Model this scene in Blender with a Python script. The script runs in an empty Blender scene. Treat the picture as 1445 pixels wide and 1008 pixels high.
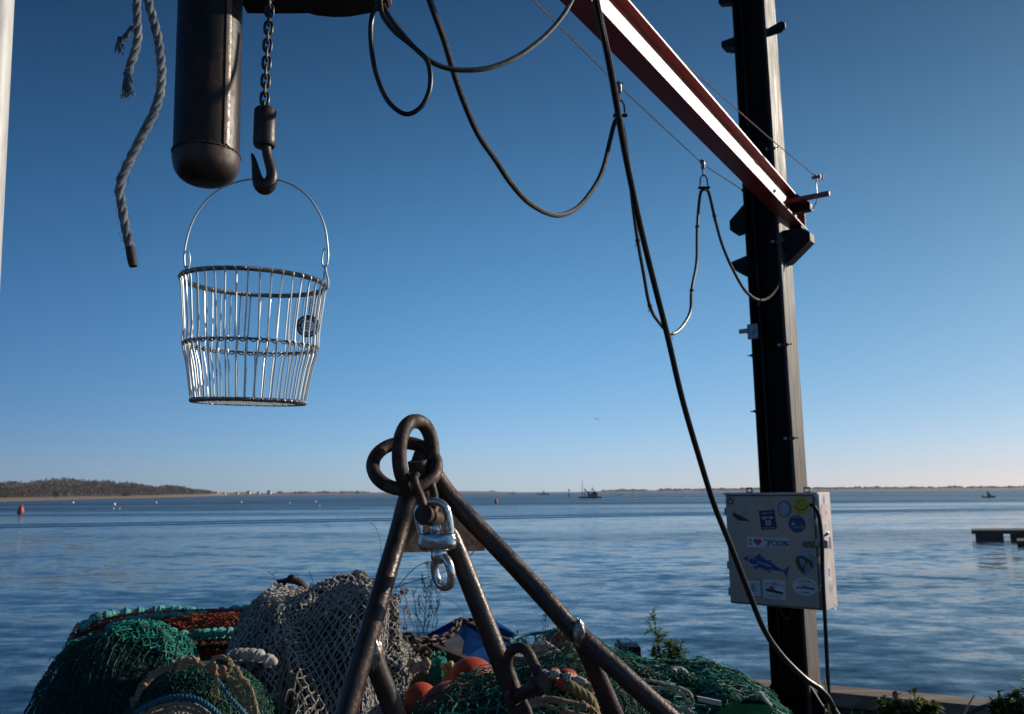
import bpy, math, random
import numpy as np
from mathutils import Vector, noise as mn

# ------------------------------------------------------------------ camera, sky, sun, exposure
SC = bpy.context.scene
PITCH, ROLL = math.radians(9.62), math.radians(0.38)
FPX, PW, PH = 1124.0, 1445.0, 1008.0
CAM = np.array([0.0, 0.0, 1.6])
_f = np.array([0, math.cos(PITCH), math.sin(PITCH)])
_u = np.array([0, -math.sin(PITCH), math.cos(PITCH)])
_r = np.array([1.0, 0, 0])
_R = _r*math.cos(ROLL) - _u*math.sin(ROLL)
_U = _u*math.cos(ROLL) + _r*math.sin(ROLL)
cam = bpy.data.cameras.new('camera'); camo = bpy.data.objects.new('camera', cam)
SC.collection.objects.link(camo); SC.camera = camo
from mathutils import Matrix
mm = Matrix(((_R[0], _U[0], -_f[0], CAM[0]), (_R[1], _U[1], -_f[1], CAM[1]), (_R[2], _U[2], -_f[2], CAM[2]), (0, 0, 0, 1)))
camo.matrix_world = mm
cam.sensor_width = 36; cam.lens = 36*FPX/PW
cam.clip_start = 0.05; cam.clip_end = 20000
cam.dof.use_dof = True; cam.dof.focus_distance = 1.85; cam.dof.aperture_fstop = 8.0

HAZE = .00013
SUN_AZ, SUN_EL = math.radians(70), math.radians(22.7)
W = bpy.data.worlds.new('World'); SC.world = W; W.use_nodes = True
wn = W.node_tree.nodes; wl = W.node_tree.links
bg = wn['Background']
sky = wn.new('ShaderNodeTexSky'); sky.sky_type = 'NISHITA'; sky.sun_disc = False
sky.sun_elevation = SUN_EL; sky.sun_rotation = SUN_AZ
sky.altitude = 0; sky.air_density = 0.6; sky.dust_density = 0.3; sky.ozone_density = 5
sep = wn.new('ShaderNodeSeparateColor'); com = wn.new('ShaderNodeCombineColor'); wl.new(sky.outputs[0], sep.inputs[0])
for i, (g_, k_) in enumerate(((1.12, 1.16), (.72, 2.02), (.66, 2.46))):     # late autumn air: deeper blue overhead
    pw = wn.new('ShaderNodeMath'); pw.operation = 'POWER'; wl.new(sep.outputs[i], pw.inputs[0]); pw.inputs[1].default_value = g_
    ml = wn.new('ShaderNodeMath'); ml.operation = 'MULTIPLY'; wl.new(pw.outputs[0], ml.inputs[0]); ml.inputs[1].default_value = k_; wl.new(ml.outputs[0], com.inputs[i])
# clear air: the blue deepens overhead and away from the sun
wtc = wn.new('ShaderNodeTexCoord'); wsp = wn.new('ShaderNodeSeparateXYZ'); wl.new(wtc.outputs['Generated'], wsp.inputs[0])
def wramp(stops):
    r_ = wn.new('ShaderNodeValToRGB'); r_.color_ramp.interpolation = 'B_SPLINE' if len(stops) > 3 else 'EASE'
    while len(r_.color_ramp.elements) < len(stops): r_.color_ramp.elements.new(.5)
    for e_, (p_, c_) in zip(r_.color_ramp.elements, stops): e_.position = p_; e_.color = (*c_, 1)
    return r_
el = wramp(((.14, (1, 1, 1)), (.66, (.25, .30, .37)))); wl.new(wsp.outputs[2], el.inputs[0])
wdt = wn.new('ShaderNodeVectorMath'); wdt.operation = 'DOT_PRODUCT'; wl.new(wtc.outputs['Generated'], wdt.inputs[0]); wdt.inputs[1].default_value = (math.sin(SUN_AZ), math.cos(SUN_AZ), 0)
wma = wn.new('ShaderNodeMath'); wma.operation = 'MULTIPLY_ADD'; wl.new(wdt.outputs['Value'], wma.inputs[0]); wma.inputs[1].default_value = .5; wma.inputs[2].default_value = .5
az = wramp(((.22, (.27, .41, .55)), (.67, (1, 1, 1)), (.93, (.88, .88, .79)))); wl.new(wma.outputs[0], az.inputs[0])
wm1 = wn.new('ShaderNodeVectorMath'); wm1.operation = 'MULTIPLY'; wl.new(el.outputs[0], wm1.inputs[0]); wl.new(az.outputs[0], wm1.inputs[1])
wvs = wn.new('ShaderNodeVectorMath'); wvs.operation = 'MULTIPLY'; wl.new(com.outputs[0], wvs.inputs[0]); wl.new(wm1.outputs[0], wvs.inputs[1])
wl.new(wvs.outputs[0], bg.inputs[0]); bg.inputs[1].default_value = 0.10
sl = bpy.data.lights.new('sun', 'SUN'); so = bpy.data.objects.new('sun', sl); SC.collection.objects.link(so)
sl.energy = 4.8; sl.angle = math.radians(0.55); sl.color = (1.0, 0.90, 0.76)
sdir = Vector((math.sin(SUN_AZ)*math.cos(SUN_EL), math.cos(SUN_AZ)*math.cos(SUN_EL), math.sin(SUN_EL)))
so.rotation_euler = sdir.to_track_quat('Z', 'Y').to_euler()
so.location = (8, 3, 6)
SC.view_settings.view_transform = 'Standard'; SC.view_settings.look = 'None'
SC.view_settings.gamma = 1; SC.view_settings.exposure = 0.0
SC.render.engine = 'CYCLES'
SC.cycles.use_denoising = True
SC.cycles.max_bounces = 6

# ------------------------------------------------------------------ helpers
UP = np.array([0, 0, 1.0])
rnd = random.Random(5)
RS = np.random.RandomState(7)

def ray(px, py): return _f*FPX + _R*(px-PW/2) + _U*(PH/2-py)
def P(px, py, Y):
    d = ray(px, py); return CAM + d*(Y/d[1])
def PZ(px, py, z):
    d = ray(px, py); return CAM + d*((z-1.6)/d[2])
def horizon(px):
    a, b = ray(px, 0), ray(px, 1); return -a[2]/(b[2]-a[2])
def cr(pts, per=8):
    p = [np.array(q, float) for q in pts]
    if len(p) < 3: return p
    p = [2*p[0]-p[1]] + p + [2*p[-1]-p[-2]]
    out = []
    for i in range(1, len(p)-2):
        for k in range(per):
            t = k/per
            out.append(0.5*((2*p[i]) + (-p[i-1]+p[i+1])*t + (2*p[i-1]-5*p[i]+4*p[i+1]-p[i+2])*t*t + (-p[i-1]+3*p[i]-3*p[i+1]+p[i+2])*t**3))
    out.append(p[-2]); return out
def nrm(v):
    v = np.array(v, float); return v/(np.linalg.norm(v)+1e-12)
def frames(pts):
    n = len(pts); T = []
    for i in range(n):
        T.append(nrm(pts[min(i+1, n-1)]-pts[max(i-1, 0)]))
    a = np.array([0, 0, 1.0]) if abs(T[0][2]) < .9 else np.array([1.0, 0, 0])
    N = nrm(np.cross(T[0], a)); Ns = [N]
    for i in range(1, n):
        N = N - T[i]*(N@T[i])
        if np.linalg.norm(N) < 1e-6: N = np.cross(T[i], [1, 0, 0])
        N = nrm(N); Ns.append(N)
    return T, Ns, [np.cross(t, m) for t, m in zip(T, Ns)]

class MB:
    def __init__(s): s.v = []; s.f = []; s.m = []
    def add(s, verts, faces, mi=0):
        o = len(s.v); s.v += [tuple(map(float, q)) for q in verts]
        s.f += [tuple(i+o for i in f) for f in faces]; s.m += [mi]*len(faces)
    def box(s, c, size, X=(1, 0, 0), Y=(0, 1, 0), Z=(0, 0, 1), mi=0, bev=0.0):
        c = np.array(c, float); X, Y, Z = map(lambda q: np.array(q, float), (X, Y, Z))
        hx, hy, hz = size[0]/2, size[1]/2, size[2]/2
        if bev <= 0:
            vs = [c+X*sx*hx+Y*sy*hy+Z*sz*hz for sz in (-1, 1) for sy in (-1, 1) for sx in (-1, 1)]
            s.add(vs, [(0, 2, 3, 1), (4, 5, 7, 6), (0, 1, 5, 4), (2, 6, 7, 3), (0, 4, 6, 2), (1, 3, 7, 5)], mi)
            return
        b = min(bev, hx*.9, hy*.9, hz*.9); vs = []; idx = {}
        for sx in (-1, 1):
            for sy in (-1, 1):
                for sz in (-1, 1):
                    for a in range(3):
                        h = [hx-b, hy-b, hz-b]; h[a] += b
                        idx[(sx, sy, sz, a)] = len(vs)
                        vs.append(c+X*sx*h[0]+Y*sy*h[1]+Z*sz*h[2])
        F = []
        for sg in (-1, 1):
            F.append([idx[(sg, a, b2, 0)] for a, b2 in ((-1, -1), (1, -1), (1, 1), (-1, 1))][::sg])
            F.append([idx[(a, sg, b2, 1)] for a, b2 in ((-1, -1), (1, -1), (1, 1), (-1, 1))][::-sg])
            F.append([idx[(a, b2, sg, 2)] for a, b2 in ((-1, -1), (1, -1), (1, 1), (-1, 1))][::sg])
        for a in (-1, 1):
            for b2 in (-1, 1):
                F.append((idx[(a, b2, -1, 0)], idx[(a, b2, 1, 0)], idx[(a, b2, 1, 1)], idx[(a, b2, -1, 1)]))
                F.append((idx[(a, -1, b2, 0)], idx[(a, 1, b2, 0)], idx[(a, 1, b2, 2)], idx[(a, -1, b2, 2)]))
                F.append((idx[(-1, a, b2, 1)], idx[(1, a, b2, 1)], idx[(1, a, b2, 2)], idx[(-1, a, b2, 2)]))
                for c2 in (-1, 1): F.append((idx[(a, b2, c2, 0)], idx[(a, b2, c2, 1)], idx[(a, b2, c2, 2)]))
        s.add(vs, F, mi)
    def tube(s, pts, r, n=8, mi=0, closed=False, cap=True, sq=1.0):
        pts = [np.array(p, float) for p in pts]
        if closed:
            k = len(pts); ext = pts[-1:]+pts+pts[:2]; T, N, B = frames(ext); T, N, B = T[1:k+1], N[1:k+1], B[1:k+1]
        else: T, N, B = frames(pts)
        k = len(pts); vs = []
        for i in range(k):
            rr = r[i] if hasattr(r, '__len__') else r
            for j in range(n):
                a = 2*math.pi*j/n
                vs.append(pts[i]+N[i]*math.cos(a)*rr+B[i]*math.sin(a)*rr*sq)
        F = [(i*n+j, i*n+(j+1) % n, (i+1)*n+(j+1) % n, (i+1)*n+j) for i in range(k-1) for j in range(n)]
        if closed:
            # match the seam by nearest rotation
            best = min(range(n), key=lambda q: np.linalg.norm(vs[(k-1)*n]-vs[q]))
            F += [((k-1)*n+j, (k-1)*n+(j+1) % n, (best+j+1) % n, (best+j) % n) for j in range(n)]
        elif cap:
            F += [tuple(range(n))[::-1], tuple((k-1)*n+j for j in range(n))]
        s.add(vs, F, mi)
    def sphere(s, c, r, n=16, m=10, mi=0, sc=(1, 1, 1), fn=None):
        c = np.array(c, float); vs = [c+np.array([0, 0, r*sc[2]])]
        for i in range(1, m):
            th = math.pi*i/m
            for j in range(n):
                ph = 2*math.pi*j/n
                d = np.array([math.sin(th)*math.cos(ph)*sc[0], math.sin(th)*math.sin(ph)*sc[1], math.cos(th)*sc[2]])*r
                if fn: d = d*fn(d)
                vs.append(c+d)
        vs.append(c-np.array([0, 0, r*sc[2]])); L = len(vs)-1
        F = [(0, 1+j, 1+(j+1) % n) for j in range(n)]
        for i in range(m-2):
            for j in range(n):
                F.append((1+i*n+j, 1+(i+1)*n+j, 1+(i+1)*n+(j+1) % n, 1+i*n+(j+1) % n))
        F += [(L, 1+(m-2)*n+(j+1) % n, 1+(m-2)*n+j) for j in range(n)]
        s.add(vs, F, mi)
    def prism(s, poly, d, mi=0):
        """poly: 3D points in order; d: extrusion vector"""
        p = [np.array(q, float) for q in poly]; d = np.array(d, float); n = len(p)
        F = [tuple(range(n)), tuple(range(n, 2*n))[::-1]] + [(i, i+n, (i+1) % n+n, (i+1) % n) for i in range(n)]
        s.add(p+[q+d for q in p], F, mi)
    def lathe(s, prof, c, n=24, mi=0, axis=(0, 0, 1)):
        """prof: list of (radius, height) along axis"""
        A = nrm(axis); a = np.array([1.0, 0, 0]) if abs(A[0]) < .9 else np.array([0, 1.0, 0])
        X = nrm(np.cross(A, a)); Y = np.cross(A, X); c = np.array(c, float); vs = []
        for r, h in prof:
            for j in range(n):
                t = 2*math.pi*j/n; vs.append(c+A*h+(X*math.cos(t)+Y*math.sin(t))*max(r, 1e-5))
        k = len(prof)
        F = [(i*n+j, i*n+(j+1) % n, (i+1)*n+(j+1) % n, (i+1)*n+j) for i in range(k-1) for j in range(n)]
        F += [tuple(range(n))[::-1], tuple((k-1)*n+j for j in range(n))]
        s.add(vs, F, mi)
    def grid(s, pts, mi=0, flip=False):
        """pts: (a,b,3) array"""
        a, b = pts.shape[:2]
        F = [(i*b+j, i*b+j+1, (i+1)*b+j+1, (i+1)*b+j) for i in range(a-1) for j in range(b-1)]
        if flip: F = [f[::-1] for f in F]
        s.add(pts.reshape(-1, 3), F, mi)
    def edges(s, A, B, r, n=3, mi=0, sag=0):
        A = np.asarray(A, float); B = np.asarray(B, float)
        T = B-A; L = np.linalg.norm(T, axis=1, keepdims=True)+1e-9; T = T/L
        ref = RS.normal(size=T.shape); N = np.cross(T, ref); N /= np.linalg.norm(N, axis=1, keepdims=True)+1e-9
        Bn = np.cross(T, N); vs = []
        rr = r if np.ndim(r) == 0 else np.asarray(r)[:, None]
        rings = []
        for E_ in (A, B):
            for j in range(n):
                t = 2*math.pi*j/n; rings.append(E_+(N*math.cos(t)+Bn*math.sin(t))*rr)
        V = np.stack(rings, 1).reshape(-1, 3); o = len(s.v)
        s.v += list(map(tuple, V.tolist())); k = len(A)
        for e in range(k):
            q = o+e*2*n
            for j in range(n): s.f.append((q+j, q+(j+1) % n, q+n+(j+1) % n, q+n+j))
        s.m += [mi]*(k*n)
    def rope(s, pts, r, pitch, strands=3, n=6, mi=0, step=None, jit=0.0):
        pts = [np.array(p, float) for p in pts]
        d = [0]
        for i in range(1, len(pts)): d.append(d[-1]+np.linalg.norm(pts[i]-pts[i-1]))
        L = d[-1]; step = step or pitch/9; k = max(4, int(L/step)); arr = np.array(pts); dd = np.array(d)
        q = [np.array([np.interp(L*i/k, dd, arr[:, a]) for a in range(3)]) for i in range(k+1)]
        T, N, B = frames(q)
        for st in range(strands):
            ph = 2*math.pi*st/strands; path = []
            for i in range(k+1):
                a = ph+2*math.pi*(L*i/k)/pitch
                path.append(q[i]+(N[i]*math.cos(a)+B[i]*math.sin(a))*r*.5*(1+jit*rnd.uniform(-1, 1)))
            s.tube(path, r*.54, n, mi)

ORG = {}
COL = SC.collection
def mk(name, mb, mats, off):
    me = bpy.data.meshes.new(name)
    V = np.array(mb.v, dtype=float).reshape(-1, 3)-np.array(off)
    me.from_pydata(V.tolist(), [], mb.f); 
    mats = mats if isinstance(mats, (list, tuple)) else [mats]
    for m in mats: me.materials.append(m)
    if len(mats) > 1: me.polygons.foreach_set('material_index', mb.m)
    me.update()
    o = bpy.data.objects.new(name, me); COL.objects.link(o); return o
def smooth(o, ang=40):
    me = o.data; me.polygons.foreach_set('use_smooth', [True]*len(me.polygons))
    try: me.set_sharp_from_angle(angle=math.radians(ang))
    except Exception: pass
    return o
def tag(o, label=None, cat=None, group=None, kind=None):
    if label: o['label'] = label
    if cat: o['category'] = cat
    if group: o['group'] = group
    if kind: o['kind'] = kind
    return o
def thing(name, label, cat, loc, group=None):
    o = bpy.data.objects.new(name, None); COL.objects.link(o); o.location = tuple(map(float, loc)); o.empty_display_size = .1
    ORG[o.name] = np.array(loc, float); return tag(o, label, cat, group)
def part(name, mb, mats, parent, label=None, sm=40):
    off = ORG[parent.name]; o = mk(name, mb, mats, off); o.parent = parent; ORG[o.name] = off
    if label: o['label'] = label
    if sm: smooth(o, sm)
    return o
def solo(name, mb, mats, label=None, cat=None, group=None, kind=None, sm=40):
    V = np.array(mb.v); mn_, mx = V.min(0), V.max(0); off = np.array([(mn_[0]+mx[0])/2, (mn_[1]+mx[1])/2, mn_[2]])
    o = mk(name, mb, mats, off); o.location = tuple(off); ORG[o.name] = off
    if sm: smooth(o, sm)
    return tag(o, label, cat, group, kind)
def copy_tree(o, parent=None):
    c = o.copy(); COL.objects.link(c)
    if parent: c.parent = parent
    for ch in [x for x in bpy.data.objects if x.parent == o]: copy_tree(ch, c)
    return c

# ------------------------------------------------------------------ materials
def M(name, c1, c2=None, scale=6.0, lo=.4, hi=.6, rough=.55, rough2=None, metal=0.0, bump=0.0, bscale=40.0, coat=0.0, transl=0.0, spec=.5, c3=None, s3=2.0, metal2=None, stretch=(1, 1, 1), crough=.1, detail=6):
    m = bpy.data.materials.new(name); m.use_nodes = True; nt = m.node_tree; n = nt.nodes; l = nt.links
    b = n['Principled BSDF']; b.inputs['Base Color'].default_value = (*c1, 1); b.inputs['Roughness'].default_value = rough
    b.inputs['Metallic'].default_value = metal; b.inputs['Coat Weight'].default_value = coat; b.inputs['Coat Roughness'].default_value = crough
    b.inputs['Specular IOR Level'].default_value = spec
    tc = n.new('ShaderNodeTexCoord'); mp = n.new('ShaderNodeMapping'); mp.inputs['Scale'].default_value = stretch
    l.new(tc.outputs['Object'], mp.inputs[0])
    if c2 is not None:
        t = n.new('ShaderNodeTexNoise'); t.inputs['Scale'].default_value = scale; t.inputs['Detail'].default_value = detail; t.inputs['Roughness'].default_value = .6
        l.new(mp.outputs[0], t.inputs['Vector'])
        mr = n.new('ShaderNodeMapRange'); mr.inputs[1].default_value = lo; mr.inputs[2].default_value = hi; l.new(t.outputs['Fac'], mr.inputs[0])
        mx = n.new('ShaderNodeMix'); mx.data_type = 'RGBA'; mx.inputs[6].default_value = (*c1, 1); mx.inputs[7].default_value = (*c2, 1)
        l.new(mr.outputs[0], mx.inputs[0]); last = mx.outputs[2]
        if c3 is not None:
            t3 = n.new('ShaderNodeTexNoise'); t3.inputs['Scale'].default_value = s3; t3.inputs['Detail'].default_value = 3; l.new(mp.outputs[0], t3.inputs['Vector'])
            m3 = n.new('ShaderNodeMapRange'); m3.inputs[1].default_value = .45; m3.inputs[2].default_value = .62; l.new(t3.outputs['Fac'], m3.inputs[0])
            x3 = n.new('ShaderNodeMix'); x3.data_type = 'RGBA'; x3.inputs[7].default_value = (*c3, 1); l.new(last, x3.inputs[6]); l.new(m3.outputs[0], x3.inputs[0]); last = x3.outputs[2]
        l.new(last, b.inputs['Base Color'])
        if rough2 is not None:
            r2 = n.new('ShaderNodeMapRange'); r2.inputs[3].default_value = rough; r2.inputs[4].default_value = rough2; l.new(mr.outputs[0], r2.inputs[0]); l.new(r2.outputs[0], b.inputs['Roughness'])
        if metal2 is not None:
            r2 = n.new('ShaderNodeMapRange'); r2.inputs[3].default_value = metal; r2.inputs[4].default_value = metal2; l.new(mr.outputs[0], r2.inputs[0]); l.new(r2.outputs[0], b.inputs['Metallic'])
    if bump:
        t2 = n.new('ShaderNodeTexNoise'); t2.inputs['Scale'].default_value = bscale; t2.inputs['Detail'].default_value = 5; l.new(mp.outputs[0], t2.inputs['Vector'])
        bp = n.new('ShaderNodeBump'); bp.inputs['Distance'].default_value = bump; bp.inputs['Strength'].default_value = 1; l.new(t2.outputs['Fac'], bp.inputs['Height']); l.new(bp.outputs[0], b.inputs['Normal'])
    if transl:
        tr = n.new('ShaderNodeBsdfTranslucent'); tr.inputs[0].default_value = (*[min(1, c*1.3) for c in c1], 1); ms = n.new('ShaderNodeMixShader'); ms.inputs[0].default_value = transl
        l.new(b.outputs[0], ms.inputs[1]); l.new(tr.outputs[0], ms.inputs[2]); l.new(ms.outputs[0], n['Material Output'].inputs[0])
    return m

rust_dark = M('dark_rusted_steel', (.018, .012, .010), (.055, .024, .014), 30, .42, .68, .42, .75, .05, .0006, 160)
rust_pipe = M('worn_brown_steel', (.040, .030, .026), (.085, .040, .026), 30, .46, .66, .32, .6, .5, .0010, 160, spec=.7, c3=(.050, .036, .031), s3=9)
rust_heavy = M('flaky_rust', (.060, .027, .016), (.022, .011, .008), 35, .4, .62, .55, .8, .05, .0014, 120)
pole_steel = M('dark_painted_tube', (.008, .007, .0065), (.060, .030, .017), 22, .55, .74, .42, .7, .0, .0009, 70, stretch=(1, 1, .6), c3=(.028, .016, .011), s3=5, spec=.3)
black_paint = M('black_weathered_paint', (.004, .004, .004), (.012, .009, .007), 14, .5, .7, .6, .8, 0, .0006, 90)
chain_steel = M('brown_chain_steel', (.022, .016, .015), (.048, .026, .019), 60, .5, .7, .42, .6, .2, .0003, 300)
zinc = M('galvanised_wire', (.60, .65, .66), (.50, .54, .55), 40, .4, .6, .42, .5, .65)
zinc_dark = M('galvanised_rim_wire', (.30, .32, .34), (.20, .21, .22), 60, .4, .6, .38, .5, .8)
zinc_swivel = M('worn_galvanised_forging', (.62, .62, .61), (.34, .31, .28), 40, .5, .68, .22, .5, .95, .0012, 70)
weld = M('silver_weld_bead', (.40, .36, .33), (.16, .10, .07), 60, .45, .6, .32, .6, .8, .002, 90)
rubber = M('black_cable_rubber', (.005, .005, .006), (.012, .011, .011), 50, .5, .7, .36, .5, 0, .0003, 200, spec=.35)
rubber_old = M('weathered_black_hose', (.010, .010, .010), (.03, .027, .024), 60, .45, .65, .38, .55, 0, .0005, 160)
steel_wire = M('thin_steel_wire', (.10, .08, .07), (.2, .17, .15), 40, .4, .6, .4, metal=.6)
red_paint = M('red_oxide_beam_paint', (.30, .013, .010), (.17, .012, .010), 5, .5, .68, .40, .46, 0, .0006, 90, coat=.8, crough=.42, spec=.8)
post_steel = M('weathered_shaded_post_steel', (.005, .005, .005), (.014, .010, .008), 7, .5, .7, .6, .8, .0, .0006, 60, stretch=(3, 3, .4), spec=.12)  # shade on the post's other faces painted in, near black
post_face = M('grey_brown_post_flange', (.095, .074, .062), (.045, .034, .028), 9, .38, .62, .55, .7, .1, .0006, 60, stretch=(4, 4, .35))  # same post on its sun side, kept lighter in colour
bracket_black = M('black_bracket_paint', (.007, .007, .008), (.018, .016, .014), 12, .5, .7, .5, .65, 0, .0004, 80, spec=.2)
box_face = M('dull_aluminium_door', (.42, .365, .32), (.30, .25, .215), 5.0, .38, .66, .48, .6, .3, .0002, 200, stretch=(1.6, 1.6, .45), c3=(.46, .36, .29), s3=2.6)
box_side = M('brushed_aluminium_side', (.55, .52, .49), (.42, .38, .36), 12, .4, .6, .42, .5, .4, .0002, 100)
seam_dark = M('door_gasket_grey', (.05, .048, .05))
tin = M('zinc_fitting', (.32, .33, .35), (.2, .2, .2), 60, .4, .6, .4, metal=.7)
brass_rust = M('rusty_latch_plate', (.22, .16, .12), (.14, .09, .06), 60, .4, .6, .5, metal=.4)
ropeblue = M('faded_blue_rope', (.13, .155, .19), (.045, .065, .10), 90, .4, .62, .9, bump=.001, bscale=600, c3=(.17, .18, .19), s3=22)
ropefray = M('frayed_blue_fibre', (.06, .15, .28), (.20, .27, .33), 60, .4, .6, .8, transl=.3)
tape = M('burnt_rope_end', (.012, .011, .011), (.05, .03, .02), 80, .55, .7, .7)
wood = M('weathered_timber', (.20, .15, .12), (.12, .085, .065), 5, .4, .62, .8, bump=.003, bscale=20, stretch=(.5, 6, 8), c3=(.25, .20, .165), s3=2.5)
wood_front = wood
dirt = M('dark_gravel_dirt', (.022, .018, .014), (.05, .042, .033), 12, .4, .6, .9, bump=.02, bscale=18)
white_post = M('pale_painted_steel', (.50, .50, .49), (.38, .36, .34), 14, .45, .62, .5, .6, 0, .0003, 80, stretch=(2, 2, .4))
g_net = M('shaded_green_twine', (.0, .055, .038), (.0, .10, .065), 20, .4, .6, .6, transl=.25)  # twine colour darkened for the shade on the left heap
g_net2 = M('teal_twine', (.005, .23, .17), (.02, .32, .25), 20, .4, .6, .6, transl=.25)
g_pile = M('deep_green_twine', (.003, .13, .08), (.006, .06, .045), 14, .4, .6, .65, transl=.2)
teal_rope = M('teal_rope_fibre', (.04, .30, .26), (.10, .36, .30), 50, .4, .6, .8, bump=.003, bscale=150)
blue_rope = M('blue_polypropylene_rope', (.01, .07, .13), (.02, .12, .18), 40, .4, .6, .6)
grey_net = M('grey_twine', (.36, .345, .32), (.20, .185, .16), 9, .38, .62, .85, transl=.05, c3=(.42, .39, .35), s3=4)
tan_net = M('tan_twine', (.34, .23, .13), (.23, .15, .09), 30, .4, .6, .85, bump=.0015, bscale=300)
orange_net = M('orange_twine', (.38, .075, .025), (.26, .045, .018), 18, .4, .6, .8)
dark_core = M('net_interior_shade', (.010, .020, .016), (.02, .035, .028), 30, .4, .6, .95, bump=.01, bscale=90)  # dark fill: shade between green net layers put into the colour
grey_core = M('grey_net_interior_shade', (.030, .029, .027), (.05, .047, .042), 40, .4, .6, .95, bump=.01, bscale=90)  # near-black fill standing in for shade inside the grey heap
rust_core = M('orange_net_shade_and_dark_rope', (.06, .018, .01), (.035, .012, .008), 40, .4, .6, .95, bump=.01, bscale=90)  # orange darkened for shade inside the heap; also a dark foot rope
float_or = M('orange_plastic_float', (.42, .055, .02), (.26, .04, .02), 16, .45, .62, .5, .75, 0, .0012, 60, spec=.3, c3=(.34, .07, .035), s3=7)
leaf = M('weed_leaf', (.085, .17, .03), (.14, .22, .04), 8, .4, .6, .55, transl=.4)
leaf_y = M('yellowed_leaf', (.28, .25, .03), transl=.4)
leaf_d = M('dark_leaf', (.035, .085, .02), (.06, .13, .03), 8, .4, .6, .5, transl=.4)
stem = M('weed_stem', (.07, .06, .03), rough=.8)
dry = M('dry_brown_stem', (.09, .06, .05), (.06, .04, .035), 30, rough=.9)
redleaf = M('rust_red_leaf', (.30, .05, .03), (.18, .03, .02), 30, rough=.7, transl=.2)
reed = M('straw_reed', (.42, .36, .18), rough=.7)
blue_hull = M('chipped_blue_paint', (.006, .035, .14), (.012, .055, .19), 6, .4, .6, .9, .95, 0, .0005, 60, c3=(.006, .028, .11), s3=4, spec=.0)
grey_patch = M('grey_worn_patch', (.20, .20, .20), (.13, .125, .12), 14, .4, .62, .7)

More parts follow.
